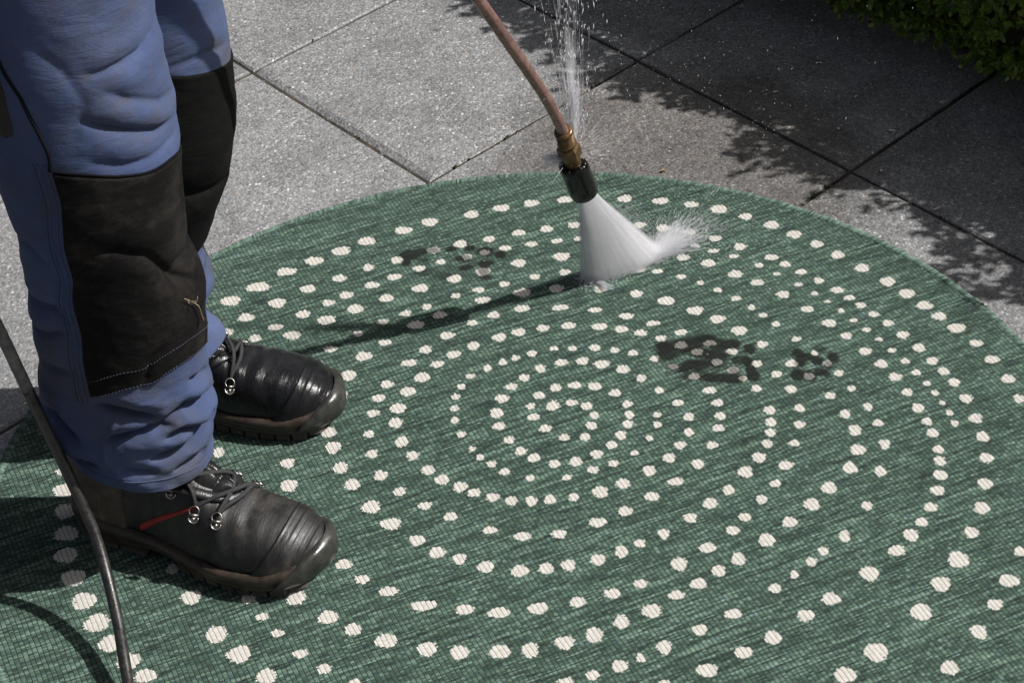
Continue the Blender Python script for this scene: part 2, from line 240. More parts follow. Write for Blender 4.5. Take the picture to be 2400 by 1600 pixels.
def simple(name, base, rough, metal=0.0, scale=60.0, var=0.35, spec=0.5, bump=0.2, bscale=300.0):
    m = mat(name, rough=rough, metal=metal, spec=spec); n = NB(m)
    lo = tuple(x * (1 - var) for x in base); hi = tuple(min(1, x * (1 + var)) for x in base)
    n.set(base=n.ramp(n.noise(scale, 5.0, 0.65), [(0.3, lo), (0.7, hi)]), rough=n.ramp(n.noise(scale * 2, 3.0), [(0.3, max(0.03, rough - 0.12)), (0.7, min(1, rough + 0.12))]))
    if bump: n.set(normal=n.bump(n.noise(bscale, 4.0), bump, 0.0008))
    return m
def water_material(name, base=(0.93, 0.93, 0.96), trans=0.5):
    m = bpy.data.materials.new(name); m.use_nodes = True; t = m.node_tree; t.nodes.clear()
    o = t.nodes.new('ShaderNodeOutputMaterial'); d = t.nodes.new('ShaderNodeBsdfDiffuse'); tr = t.nodes.new('ShaderNodeBsdfTranslucent')
    gl = t.nodes.new('ShaderNodeBsdfGlossy'); gl.inputs['Roughness'].default_value = 0.25
    mx = t.nodes.new('ShaderNodeMixShader'); mx.inputs[0].default_value = trans; m2 = t.nodes.new('ShaderNodeMixShader'); m2.inputs[0].default_value = 0.12
    d.inputs['Color'].default_value = (*base, 1); tr.inputs['Color'].default_value = (*base, 1)
    t.links.new(d.outputs[0], mx.inputs[1]); t.links.new(tr.outputs[0], mx.inputs[2]); t.links.new(mx.outputs[0], m2.inputs[1]); t.links.new(gl.outputs[0], m2.inputs[2])
    t.links.new(m2.outputs[0], o.inputs['Surface']); return m
def leaf_material():
    m = mat('box_leaf', rough=0.24, spec=0.7); n = NB(m)
    c = n.attr('leaf'); n.set(base=c)
    t = n.new('ShaderNodeBsdfTranslucent'); n.link(n.mix(1.0, c, (1.0, 1.25, 0.6), 'MULTIPLY'), t.inputs['Color'])
    mx = n.new('ShaderNodeMixShader'); mx.inputs[0].default_value = 0.5; n.link(n.b.outputs[0], mx.inputs[1]); n.link(t.outputs[0], mx.inputs[2])
    n.link(mx.outputs[0], [x for x in n.t.nodes if x.type == 'OUTPUT_MATERIAL'][0].inputs['Surface'])
    return m
def mist_material(name, density, h0, slope, t0, tslope, fx=5.0, fz=5.0, contrast=1.0, power=3.0, zend=9.0, zsoft=1.0):
    m = bpy.data.materials.new(name); m.use_nodes = True; t = m.node_tree; t.nodes.clear()
    o = t.nodes.new('ShaderNodeOutputMaterial'); v = t.nodes.new('ShaderNodeVolumePrincipled'); v.inputs['Color'].default_value = (0.995, 0.99, 1.0, 1)
    # object space: x across the fan (-1..1 at both edges after dividing by its half width), y its thickness, z down the spray
    tc = t.nodes.new('ShaderNodeTexCoord'); sp = t.nodes.new('ShaderNodeSeparateXYZ'); t.links.new(tc.outputs['Object'], sp.inputs[0])
    def mt(op, a, b=None, c=None):
        n = t.nodes.new('ShaderNodeMath'); n.operation = op
        for i, q in enumerate((a, b, c)):
            if q is None: continue
            if isinstance(q, (int, float)): n.inputs[i].default_value = q
            else: t.links.new(q, n.inputs[i])
        return n.outputs[0]
    half = mt('MULTIPLY_ADD', sp.outputs[2], slope, h0); q = mt('DIVIDE', sp.outputs[0], half)
    cb = t.nodes.new('ShaderNodeCombineXYZ'); t.links.new(mt('MULTIPLY', q, fx), cb.inputs[0]); t.links.new(mt('MULTIPLY', sp.outputs[2], fz), cb.inputs[2]); t.links.new(mt('MULTIPLY', sp.outputs[1], 60.0), cb.inputs[1])
    nz = t.nodes.new('ShaderNodeTexNoise'); nz.inputs['Scale'].default_value = 1.0; nz.inputs['Detail'].default_value = 5.0; nz.inputs['Roughness'].default_value = 0.65; t.links.new(cb.outputs[0], nz.inputs['Vector'])
    ed = mt('SUBTRACT', 1.0, mt('POWER', mt('ABSOLUTE', q), power)); ed = mt('MAXIMUM', ed, 0.0)
    th = mt('DIVIDE', sp.outputs[1], mt('MULTIPLY_ADD', sp.outputs[2], tslope, t0)); th = mt('MAXIMUM', mt('SUBTRACT', 1.0, mt('MULTIPLY', th, th)), 0.0)
    fade = mt('MINIMUM', 1.0, mt('MAXIMUM', mt('MULTIPLY', mt('SUBTRACT', zend, sp.outputs[2]), zsoft), 0.0))
    st = mt('MAXIMUM', mt('MULTIPLY_ADD', nz.outputs['Fac'], contrast, 1.0 - contrast * 0.5), 0.0)
    den = mt('MULTIPLY', mt('MULTIPLY', mt('MULTIPLY', mt('MULTIPLY', ed, th), st), fade), density); t.links.new(den, v.inputs['Density'])
    v.inputs['Anisotropy'].default_value = 0.0
    t.links.new(v.outputs[0], o.inputs['Volume']); return m

M = dict(
    slab=slab_material(), bed=bed_material(), yarn=yarn_material(), leaf=leaf_material(),
    blue=cloth_material('blue_work_cotton', ((0.040, 0.056, 0.120), (0.060, 0.084, 0.170), (0.095, 0.123, 0.222)), (0.076, 0.072, 0.072), 0.85),
    patch=cloth_material('black_canvas', ((0.0045, 0.0042, 0.0042), (0.007, 0.0065, 0.0065), (0.011, 0.010, 0.0095)), (0.05, 0.043, 0.037), 0.5, 2400.0, 8.0, 0.0),
    patch_clean=cloth_material('clean_black_canvas', ((0.003, 0.003, 0.003), (0.0045, 0.0045, 0.0045), (0.007, 0.007, 0.007)), (0.02, 0.019, 0.018), 0.3, 2400.0, 8.0, 0.0),
    leather=leather_material('black_worn_leather', (0.008, 0.0077, 0.0077), (0.024, 0.0232, 0.0225), (0.10, 0.084, 0.068), (0.30, 0.6), amt=0.6, crease=0.3),
    leather_wet=leather_material('black_wet_leather', (0.005, 0.005, 0.0055), (0.013, 0.013, 0.015), (0.03, 0.03, 0.03), (0.12, 0.38), amt=0.35),
    tongue=leather_material('padded_tongue_leather', (0.008, 0.008, 0.008), (0.018, 0.018, 0.018), (0.035, 0.033, 0.03), (0.18, 0.38)),
    counter=leather_material('scuffed_heel_leather', (0.04, 0.03, 0.023), (0.10, 0.073, 0.053), (0.22, 0.155, 0.10), (0.5, 0.8), 45.0, 0.8),
    rustheel=leather_material('red_brown_collar_leather', (0.10, 0.035, 0.02), (0.22, 0.07, 0.04), (0.10, 0.06, 0.04), (0.5, 0.8), 45.0, 0.6),
    sole=simple('dark_rubber_sole', (0.038, 0.027, 0.020), 0.5, scale=50.0, var=0.5),
    bumper=simple('translucent_grey_rubber_toe', (0.030, 0.030, 0.026), 0.3, scale=45.0, var=0.4),
    lace=simple('black_braided_lace', (0.020, 0.020, 0.022), 0.75, scale=500.0, var=0.6, bump=0.9, bscale=900.0),
    steel=simple('nickel_steel', (0.30, 0.285, 0.26), 0.36, 1.0, var=0.15, bump=0.0),
    red=simple('red_trim_stripe', (0.26, 0.012, 0.010), 0.5, scale=120.0, var=0.4),
    thread=simple('pale_blue_thread', (0.055, 0.06, 0.085), 0.9, bump=0.0),
    piping=simple('black_piping', (0.006, 0.006, 0.008), 0.85, spec=0.1),
    tab=simple('black_nylon_tab', (0.008, 0.008, 0.008), 0.7, scale=200.0),
    pipe=simple('worn_pale_metal_pipe', (0.29, 0.175, 0.15), 0.27, 0.45, scale=70.0, var=0.35, bump=0.35, bscale=160.0),
    brass=simple('aged_brass', (0.135, 0.082, 0.036), 0.36, 0.55, scale=120.0, var=0.5),
    plastic=simple('black_wet_plastic', (0.004, 0.0037, 0.0037), 0.15, scale=120.0, var=0.5, bump=0.06, bscale=60.0, spec=0.4),
    hose=simple('black_rubber_hose', (0.021, 0.020, 0.019), 0.34, scale=90.0, var=0.6, bump=0.35, bscale=500.0),
    hose_dusty_lit=simple('dusty_sunlit_rubber_hose', (0.10, 0.099, 0.096), 0.6, scale=90.0, var=0.6, bump=0.35, bscale=500.0),  # lighter copy of the hose rubber: some dust, and sunlight painted into the grey
    water=water_material('spray_water'),
    bark=simple('box_twig_bark', (0.05, 0.036, 0.022), 0.9, scale=200.0), core=simple('opaque_hedge_core', (0.012, 0.016, 0.007), 0.9, scale=60.0, var=0.6),  # core: dark colour of the added sun-blocking filler
    flake=simple('pale_petal', (0.62, 0.58, 0.52), 0.7, bump=0.0), straw=simple('dry_straw', (0.30, 0.25, 0.17), 0.8, bump=0.0), seed=simple('brown_seed_head', (0.09, 0.045, 0.025), 0.8, bump=0.0),
    deadleaf=simple('tan_dead_leaf', (0.30, 0.19, 0.08), 0.7, bump=0.0), soil=simple('garden_soil', (0.03, 0.022, 0.015), 0.95, bump=0.8, bscale=80.0),
    skin=simple('skin', (0.42, 0.24, 0.17), 0.5, bump=0.0), hair=simple('brown_hair', (0.05, 0.03, 0.018), 0.7),
)
# ------------------------------------------------------------------ pavement of square concrete slabs
ZS = -0.0075                                   # slab tops lie below the rug's upper face
ground = mk('ground', [(-60, -60, ZS - 0.06), (60, -60, ZS - 0.06), (60, 60, ZS - 0.06), (-60, 60, ZS - 0.06)], np.array([[0, 1, 2, 3]]), M['slab'], None, False)
tag(ground, 'grey open ground beyond the slabs', None, None, 'structure')
pavement = mk('pavement', [(-2.6, -2.2, ZS - 0.0052), (2.6, -2.2, ZS - 0.0052), (2.6, 3.2, ZS - 0.0052), (-2.6, 3.2, ZS - 0.0052)], np.array([[0, 1, 2, 3]]), M['bed'], None, False)
tag(pavement, 'pavement of square grey exposed aggregate concrete slabs', None, None, 'structure')
E1 = np.array([0.270, -0.336]); E2 = np.array([0.322, 0.299]); O0 = np.array([-0.1212, 0.6522])
def slab_mesh(ch):
    """ch: chamfer width per side (right, far, left, near) in lattice metres"""
    gap = 0.0027
    def corner(i, j, ins): return O0 * 0 + E1 * i + E2 * j
    u1, u2 = E1 / np.linalg.norm(E1), E2 / np.linalg.norm(E2)
    l1, l2 = np.linalg.norm(E1) / 2, np.linalg.norm(E2) / 2
    def ring(a0, a1, b0, b1, z, n=7, jit=0.0):
        pts = []
        for t in np.linspace(0, 1, n)[:-1]: pts.append((a0 + (a1 - a0) * t, b0))
        for t in np.linspace(0, 1, n)[:-1]: pts.append((a1, b0 + (b1 - b0) * t))
        for t in np.linspace(0, 1, n)[:-1]: pts.append((a1 + (a0 - a1) * t, b1))
        for t in np.linspace(0, 1, n)[:-1]: pts.append((a0, b1 + (b0 - b1) * t))
        P = np.array(pts) + rng.normal(0, jit, (len(pts), 2))
        return np.c_[P[:, :1] * u1 + P[:, 1:] * u2, np.full(len(P), z)]
    a, b = l1 - gap, l2 - gap
    rings = [ring(-a, a, -b, b, -0.05), ring(-a, a, -b, b, -0.006, jit=0.0004),
             ring(-a + ch[2] * .35, a - ch[0] * .35, -b + ch[3] * .15, b - ch[1] * .35, (-0.0022 if ch[3] < .01 else -0.0042), jit=0.0005),
             ring(-a + ch[2], a - ch[0], -b + ch[3], b - ch[1], 0.0, jit=0.0007)]
    V = np.concatenate(rings + [np.array([[0, 0, 0.0]])]); k = len(rings[0])
    F = grid_faces(k, 4, True); i = np.arange(k)
    T = np.stack([np.full(k, 4 * k), 3 * k + i, 3 * k + (i + 1) % k], 1)
    return V, [F, T]
slab_protos = []
for q in range(4):
    V, F = slab_mesh((0.003, 0.003, 0.003, 0.0035) if q else (0.003, 0.003, 0.003, 0.012))
    o = mk('paving_slab', V, F, M['slab'], pavement, False); slab_protos.append(o)
first = [True] * 4
for i in range(-5, 5):
    for j in range(-4, 5):
        c = O0 + E1 * (i + 0.5) + E2 * (j + 0.5)
        if not (-2.0 < c[0] < 2.0 and -1.6 < c[1] < 2.6): continue
        q = 0 if (i, j) == (-1, 0) else 1 + (i * 7 + j * 3) % 3
        o = slab_protos[q] if first[q] else slab_protos[q].copy()
        if first[q]: first[q] = False
        else: COL.objects.link(o); o.parent = pavement
        o.location = (c[0], c[1], ZS + rng.uniform(-0.0012, 0.0012)); o.rotation_euler = (rng.normal(0, 0.0016), rng.normal(0, 0.0016), rng.normal(0, 0.002))

# grit, crumbs of soil and bits of moss caught in the joints
n = 2600; ii = rng.integers(-3, 4, n); tt = rng.uniform(-3, 4, n); along1 = rng.random(n) < .5
P = np.where(along1[:, None], O0 + E2 * ii[:, None] + E1 * tt[:, None], O0 + E1 * ii[:, None] + E2 * tt[:, None]) + rng.normal(0, .0022, (n, 2))
V = []; F = []; O8 = np.array([(1, 0, 0), (-1, 0, 0), (0, 1, 0), (0, -1, 0), (0, 0, 1), (0, 0, -1)], float); T8 = np.array([[0, 2, 4], [2, 1, 4], [1, 3, 4], [3, 0, 4], [2, 0, 5], [1, 2, 5], [3, 1, 5], [0, 3, 5]])
rr_ = rng.gamma(2.0, .0007, n)[:, None, None]; V = np.c_[P, np.full(n, ZS - .0034)][:, None] + O8[None] * rr_ * rng.uniform(.6, 1.5, (n, 6, 1)) * np.array([1.2, 1.2, .7])
gc = np.array([(.06, .045, .03), (.03, .026, .02), (.12, .11, .10), (.035, .045, .015)])[rng.integers(0, 4, n)]
o = mk('joint_grit', V.reshape(-1, 3), (T8[None] + 6 * np.arange(n)[:, None, None]).reshape(-1, 3), M['yarn'], None, False, np.repeat(gc, 8, 0)); tag(o, 'grit and soil crumbs caught in the joints between the slabs', None, None, 'stuff')

# ------------------------------------------------------------------ woven rug
RR = 0.65
rug = empty('rug', (0, 0, ZS)); rug.location = (0, 0, 0)
tag(rug, 'round green outdoor rug woven with rings of off-white dots', 'rug')
def decode(s, k): return np.array([[float(x) for x in t.split(',')] for t in s.split(';')]) * k
dots = decode(DOTS, 1e-4)
def to_px(P, z=0.0):
    q = np.c_[P, np.full(len(P), z)] - CAM; d = -(q @ CZ); f = 74.555 / 36 * 1024
    return np.c_[512 + f * (q @ CX) / d, 341 - f * (q @ CY) / d]
inv = dots * np.array([-1, -1, 1, 1]); p = to_px(inv[:, :2])      # the rug's pattern goes on beyond the picture: same rings, opposite side
out = (p[:, 0] < -12) | (p[:, 0] > 1036) | (p[:, 1] > 696)
extra = [d for d in inv[out] if np.min(np.linalg.norm(dots[:, :2] - d[:2], axis=1)) > 0.021 and np.hypot(d[0], d[1]) < 0.61]
dots = np.vstack([dots] + [np.array(extra)]) if extra else dots
wa, wb, wang = 0.00535, 0.0021, R(22.0)
ca, sa = math.cos(wang), math.sin(wang)
ni, nj = int(2 * RR / wa) + 4, int(2 * RR / wb) + 4
ni += ni % 2; nj += nj % 2
i0, j0 = -ni // 2, -nj // 2
us = np.concatenate([[(i0 + i + .085) * wa, (i0 + i + .5) * wa, (i0 + i + .915) * wa] for i in range(ni)])
vs = np.concatenate([[(j0 + j) * wb, (j0 + j + .5) * wb] for j in range(nj)])
hu = np.tile([0.42, 1.0, 0.42], ni); hv = np.tile([0.30, 1.0], nj)
hcell = np.repeat(np.repeat(rng.uniform(0.75, 1.25, (nj, ni)), 2, 0), 3, 1)
U, Vv = np.meshgrid(us, vs)
wob = 0.0006 * np.sin(U * 19 + 1.0) + 0.0005 * np.sin(U * 47 + Vv * 13)
Vw = Vv + wob + 0.00025 * np.sin(U * 300 + Vv * 911)
Uw = U + 0.0005 * np.sin(Vv * 23 + 2.0) + 0.0002 * np.sin(Vv * 140 + U * 60)
Z = 0.0014 * hu[None, :] * hv[:, None] * hcell - 0.0014 + 0.0007 * np.sin(U * 7 + 1) * np.sin(Vv * 9)
P3 = np.stack([Uw * ca - Vw * sa, Uw * sa + Vw * ca, Z], -1)
nu = 3 * ni; nv = 2 * nj
Fg = grid_faces(nu, nv).reshape(nv - 1, nu - 1, 4)
cc = 0.5 * (P3[:-1, :-1, :2] + P3[1:, 1:, :2])
# yarn colours: long streaks of light and dark melange along the weft
def smooth1(a, w): 
    k = np.hanning(w + 2)[1:-1]; k /= k.sum()
    return np.apply_along_axis(lambda r: np.convolve(r, k, 'same'), 1, a)
st = smooth1(rng.normal(size=(nj, ni)), 9); st /= st.std()
st2 = smooth1(rng.normal(size=(nj, ni)), 41); st2 /= st2.std()
cell = rng.normal(size=(nj, ni))
s = 0.49 + 0.165 * st + 0.085 * st2 + 0.145 * cell
lo, mid, hi = np.array([0.016, 0.029, 0.026]), np.array([0.050, 0.090, 0.069]), np.array([0.152, 0.232, 0.182])
s = np.clip(s, 0, 1)[..., None]
ycol = np.where(s < .5, lo + (mid - lo) * s * 2, mid + (hi - mid) * (s * 2 - 1))
ycol *= (1 + 0.10 * rng.normal(size=(nj, ni, 1)))
bluey = (rng.random((nj, ni, 1)) < 0.03); ycol = np.where(bluey, ycol * np.array([0.9, 0.95, 1.25]), ycol)
cen = np.stack([((i0 + np.arange(ni) + .5) * wa)[None, :] * ca - ((j0 + np.arange(nj) + .5) * wb)[:, None] * sa,
                ((i0 + np.arange(ni) + .5) * wa)[None, :] * sa + ((j0 + np.arange(nj) + .5) * wb)[:, None] * ca], -1)
inside = np.hypot(cen[..., 0], cen[..., 1]) < RR - 0.004
dotid = np.full((nv - 1, nu - 1), -1)
for k, (x, y, w, h) in enumerate(dots):
    ci = (int(round((x * ca + y * sa) / wa)) - i0) * 3; cj = (int(round((-x * sa + y * ca) / wb)) - j0) * 2
    a0, a1, b0, b1 = max(0, ci - 15), min(nu - 1, ci + 16), max(0, cj - 15), min(nv - 1, cj + 16)
    if a0 >= a1 or b0 >= b1: continue
    sub = cc[b0:b1, a0:a1]; dd = ((sub[..., 0] - x) / (w * .5 - .0003)) ** 2 + ((sub[..., 1] - y) / (h * .5 - .0003)) ** 2
    dotid[b0:b1, a0:a1][dd + rng.normal(0, .12, dd.shape) + .12 * np.sin(k * 1.7 + 3 * np.arctan2(sub[..., 1] - y, sub[..., 0] - x)) < 1.0] = k
white = np.array([0.53, 0.512, 0.476]) * (1 + 0.05 * rng.normal(size=(nj, ni, 1)))
jr = np.minimum(np.arange(nv - 1) // 2, nj - 1); ic = np.minimum(np.arange(nu - 1) // 3, ni - 1)
isthr = (np.arange(nu - 1) % 3) == 2
fcol = ycol[jr][:, ic].copy()
fin = inside[jr][:, ic].copy(); fdot = dotid; fcol = np.where(fdot[..., None] >= 0, white[jr][:, ic], fcol)
thr = np.array([0.020, 0.018, 0.012]); fcol[:, isthr] = np.where((fdot[:, isthr] >= 0)[..., None], np.array([0.27, 0.24, 0.19]), thr)
# muddy shoe prints soaked into the weave
stain = np.zeros(cc.shape[:2])
nz = snoise(np.dstack([cc, np.zeros(cc.shape[:2])]), 60.0)
for x, y, a, b, k in decode(STAINS, 1.0) * np.array([1e-4, 1e-4, 1e-4, 1e-4, 1e-2]):
    q = ((cc[..., 0] - x) / a) ** 2 + ((cc[..., 1] - y) / b) ** 2
    stain = 1 - (1 - stain) * (1 - np.clip(k * 1.75, 0, .97) * np.clip((1.35 - q - 0.35 * nz) * 1.35, 0, 1))
stain = np.clip(stain, 0, 0.97)[..., None]
mud = np.array([0.022, 0.02, 0.015])
wh = (fdot >= 0)[..., None]
fcol = np.where(wh, fcol * (1 - stain * 0.70) , fcol * (1 - stain * .92) + mud * stain * .12)
fcol = np.clip(fcol, 0.002, 1)
Vall = P3.reshape(-1, 3)
def sub_mesh(name, sel, parent, mat_=M['yarn']):
    F = Fg[sel]; c = fcol[sel]; idx, invx = np.unique(F, return_inverse=True)
    return mk(name, Vall[idx], invx.reshape(F.shape), mat_, parent, True, c)
sub_mesh('woven_field', fin & (fdot < 0), rug)
pxy = to_px(dots[:, :2]); seen = (pxy[:, 0] > -8) & (pxy[:, 0] < 1032) & (pxy[:, 1] > 0) & (pxy[:, 1] < 690)
size = dots[:, 2] * dots[:, 3] / (np.linalg.norm(np.c_[dots[:, :2], np.zeros(len(dots))] - CAM, axis=1) ** 3)
order = np.argsort(-(size * np.where(seen, 1, 0.001)))
big = set(order[:300].tolist())
fl = np.where(fin, fdot, -1).ravel(); srt = np.argsort(fl, kind='stable'); fls = fl[srt]
Ff = Fg.reshape(-1, 4); cf = fcol.reshape(-1, 3)
for k in big:
    a, b = np.searchsorted(fls, [k, k + 1])
    if b - a < 6: continue
    ii = srt[a:b]; F = Ff[ii]; idx, invx = np.unique(F, return_inverse=True)
    mk('white_dot', Vall[idx], invx.reshape(F.shape), M['yarn'], rug, True, cf[ii])
rest = fin & (fdot >= 0) & ~np.isin(fdot, list(big))
o = sub_mesh('small_white_dots', rest, rug); o['kind'] = 'stuff'
# rolled edge of wrapped yarn
nb = 1700; ab = np.linspace(0, 2 * np.pi, nb * 2, endpoint=False); prof = np.linspace(-0.15, np.pi + 0.5, 8)
rr_ = np.where(np.arange(nb * 2) % 2 == 0, 1.0, 0.72) * (1 + 0.10 * rng.normal(size=nb * 2))
V = []
for t in prof:
    rad = RR - 0.006 + 0.0066 * rr_ * math.cos(t); zz = -0.0042 + 0.0056 * rr_ * math.sin(t)
    V.append(np.c_[rad * np.cos(ab + 0.002 * t), rad * np.sin(ab + 0.002 * t), zz])
F = grid_faces(nb * 2, 8, True)
bc = lo * 1.8 + (hi * 1.05 - lo * 1.8) * np.clip(rng.normal(0.55, 0.25, nb), 0, 1)[:, None]
mk('edge_binding', np.concatenate(V), F, M['yarn'], rug, True, np.tile(np.repeat(bc, 2, 0), (7, 1)))
V, F = lathe((0, 0, -0.0042), (0, 0, -0.0070), [(0, 0.001), (0, RR - 0.004), (0.0028, RR - 0.006), (0.0028, 0.001)], 96)
mk('backing', V, F, M['piping'], rug)
# ------------------------------------------------------------------ person: trousers
person = empty('person', (-0.43, 0.055, 0.0))
tag(person, 'worker in blue trousers with black knee patches and lace-up boots standing on the rug', 'person')
PB = np.array([-0.43, 0.055, 0.0])
def pmk(mb_or, name, m, parent, smooth=True): return mb_or.build(name, m, parent, smooth)
# silhouettes of the two legs: height -> rear and front edge (metres)
NL = np.array([(.09, -.49), (.118, -.497), (.129, -.500), (.152, -.512), (.169, -.527), (.18, -.534), (.205, -.536), (.232, -.531), (.269, -.525), (.31, -.524), (.345, -.521), (.368, -.519), (.429, -.515), (.453, -.518), (.496, -.522), (.6, -.530), (.69, -.538), (.80, -.545), (.98, -.555)])
NRr = np.array([(.09, -.358), (.11, -.361), (.138, -.359), (.167, -.352), (.196, -.349), (.215, -.351), (.236, -.348), (.273, -.347), (.292, -.343), (.316, -.343), (.349, -.340), (.382, -.347), (.403, -.353), (.435, -.350), (.467, -.345), (.501, -.340), (.525, -.337), (.549, -.338), (.571, -.336), (.589, -.339), (.612, -.341), (.633, -.339), (.657, -.342), (.686, -.341), (.80, -.335), (.98, -.325)])
FR = np.array([(.09, -.358), (.113, -.362), (.133, -.380), (.166, -.381), (.174, -.371), (.195, -.363), (.213, -.365), (.241, -.373), (.289, -.353), (.306, -.347), (.342, -.331), (.365, -.326), (.41, -.315), (.445, -.310), (.493, -.305), (.538, -.303), (.563, -.304), (.70, -.308), (.80, -.315), (.98, -.325)])
def leg_near(z):
    a, b = np.interp(z, NL[:, 0], NL[:, 1]), np.interp(z, NRr[:, 0], NRr[:, 1])
    return (a + b) / 2, (b - a) / 2, np.interp(z, [.1, .5, .98], [-.055, -.055, -.02]), np.interp(z, [.1, .3, .6, .98], [.078, .083, .088, .10])
def leg_far(z):
    b = np.interp(z, FR[:, 0], FR[:, 1]); w = np.interp(z, [.1, .2, .5, .8, .98], [.145, .16, .18, .20, .23])
    return b - w / 2, w / 2, np.interp(z, [.1, .5, .98], [.165, .165, .14]), np.interp(z, [.1, .3, .6, .98], [.072, .08, .086, .10])
def seg_dist(ph, z, pl, r=.085):
    """signed-less distance from every surface point to a polyline given in (degrees, height)"""
    X = np.radians(ph) * r; d = np.full(np.shape(X), 9.0); side = np.zeros(np.shape(X)); fr = np.zeros(np.shape(X)); Q = [(math.radians(a) * r, b) for a, b in pl]
    tot = sum(math.dist(a, b) for a, b in zip(Q[:-1], Q[1:])); acc = 0.0
    for (x0, z0), (x1, z1) in zip(Q[:-1], Q[1:]):
        dx, dz = x1 - x0, z1 - z0; L2 = dx * dx + dz * dz + 1e-12
        t = np.clip(((X - x0) * dx + (z - z0) * dz) / L2, 0, 1); ex, ez = X - x0 - t * dx, z - z0 - t * dz
        q = np.hypot(ex, ez); s = np.sign(dx * ez - dz * ex); m = q < d; d = np.where(m, q, d); side = np.where(m, s, side); fr = np.where(m, (acc + t * math.sqrt(L2)) / tot, fr); acc += math.sqrt(L2)
    return d, side, np.clip(np.minimum(fr, 1 - fr) * 4.0 + .05, 0, 1) ** .8
# folds: (polyline in degrees/height, depth, width, bulge above, bulge below)
NF = [([(-70, .650), (-60, .648), (-46, .649), (-26, .650), (-9, .660)], .005, .007, .006, .001), ([(-62, .630), (-45, .611), (-19, .588), (5, .58)], .0045, .008, .004, .004),
      ([(-78, .603), (-55, .583), (-43, .573), (-27, .563), (-8, .56)], .009, .008, .008, .005), ([(-80, .560), (-58, .547), (-39, .542), (-8, .545)], .0035, .007, .004, .001),
      ([(-95, .69), (-80, .66), (-72, .62), (-85, .58)], .002, .012, .002, .002),
      ([(-98, .468), (-70, .458), (-51, .441), (-31, .396), (-5, .358)], .006, .010, .007, .002), ([(-72, .280), (-63, .308), (-50, .325)], .004, .006, .003, .003), ([(-30, .41), (-10, .40), (20, .405)], .008, .012, .004, .004),
      ([(-175, .322), (-150, .328), (-135, .338), (-115, .357)], .007, .009, .006, .004), ([(-170, .362), (-140, .376), (-123, .382), (-113, .366)], .006, .008, .005, .004), ([(-170, .44), (-140, .452), (-115, .43)], .004, .010, .003, .003), ([(-170, .275), (-140, .29), (-112, .30)], .005, .010, .004, .004),
      ([(-106, .262), (-94, .255), (-81, .245), (-58, .229)], .009, .008, .010, .004), ([(-64, .214), (-52, .226), (-41, .230), (-4, .206), (25, .20)], .010, .0065, .009, .008), ([(-100, .205), (-96, .211), (-81, .216), (-67, .219), (-50, .213)], .008, .007, .007, .006),
      ([(-60, .199), (-46, .201), (-28, .189), (-14, .187)], .010, .0050, .008, .008), ([(-72, .176), (-51, .176), (-31, .181), (-8, .19)], .009, .0065, .008, .006), ([(-58, .151), (-41, .154), (-22, .151)], .007, .0055, .005, .005),
      ([(-165, .215), (-140, .225), (-115, .20)], .008, .010, .006, .006), ([(-160, .175), (-135, .165), (-108, .172)], .007, .009, .005, .006), ([(-95, .17), (-84, .163), (-70, .155)], .004, .007, .003, .003), ([(-36, .262), (-24, .25), (-5, .245)], .005, .006, .004, .004),
      ([(-88, .249), (-92, .229), (-99, .208), (-101, .185), (-97, .15)], -.0022, .0022, 0, 0)]
FFo = [([(-80, .66), (-50, .64), (-10, .60)], .005, .01, .004, .004), ([(-40, .60), (-15, .63), (10, .68)], .006, .008, .005, .004), ([(-70, .53), (-40, .53), (0, .515)], .003, .01, .004, 0), ([(-90, .38), (-45, .36), (0, .345)], .006, .011, .005, .005),
       ([(-70, .22), (-35, .218), (-5, .222)], .010, .006, .009, .008), ([(-60, .175), (-30, .183), (5, .178)], .008, .007, .006, .006), ([(-60, .145), (-30, .148), (5, .14)], .006, .006, .005, .005), ([(-60, .255), (-25, .25), (0, .256)], .006, .008, .005, .006)]
def leg_pt(ph, z, legf, folds, off=0.0, seed=0.0, knee=None):
    ph = np.asarray(ph, float); z = np.asarray(z, float) + 0 * ph; ph = ph + 0 * z
    cx, rx, cy, ry = legf(z); c, s = np.cos(np.radians(ph)), np.sin(np.radians(ph))
    P = np.stack([cx + rx * c, cy + ry * s, z], -1)
    d = off + 0.0016 * snoise(P + seed, 13.0) + np.where(z < .27, .0011, .0003) * snoise((P + seed) * np.array([1, 1, 2.4]), 36.0) + 0.0008 * snoise(P + seed, 34.0) * np.clip(1.3 - z * 1.5, 0.35, 1.2)
    for pl, dep, w, up_, dn in folds:
        q, sgn, tp = seg_dist(ph, z, pl); d = d - dep * tp * np.where(z < .26, 1.5, 1.0) * (.75 * np.exp(-(q / (.42 * w)) ** 2) + .42 * np.exp(-(q / (1.35 * w)) ** 2))
        bul = tp * np.exp(-((q - 2.3 * w) / (1.6 * w)) ** 2); d = d + np.where(z < .26, .5, .32) * bul * np.where(sgn > 0, up_, dn)
    if knee: d = d + knee[2] * np.exp(-((ph - knee[0]) / 55) ** 2 - ((z - knee[1]) / .06) ** 2)
    n = np.stack([c / rx, s / ry, 0 * c], -1); n = n / np.linalg.norm(n, axis=-1, keepdims=True)
    return P + n * d[..., None]
NH = [(-180, .142), (-150, .146), (-126, .146), (-112, .142), (-97, .137), (-82, .133), (-71, .130), (-51, .127), (-23, .121), (0, .109), (40, .112), (90, .12), (180, .142)]
FH = [(-180, .12), (-120, .118), (-60, .115), (-37, .114), (-20, .114), (0, .111), (60, .112), (180, .12)]
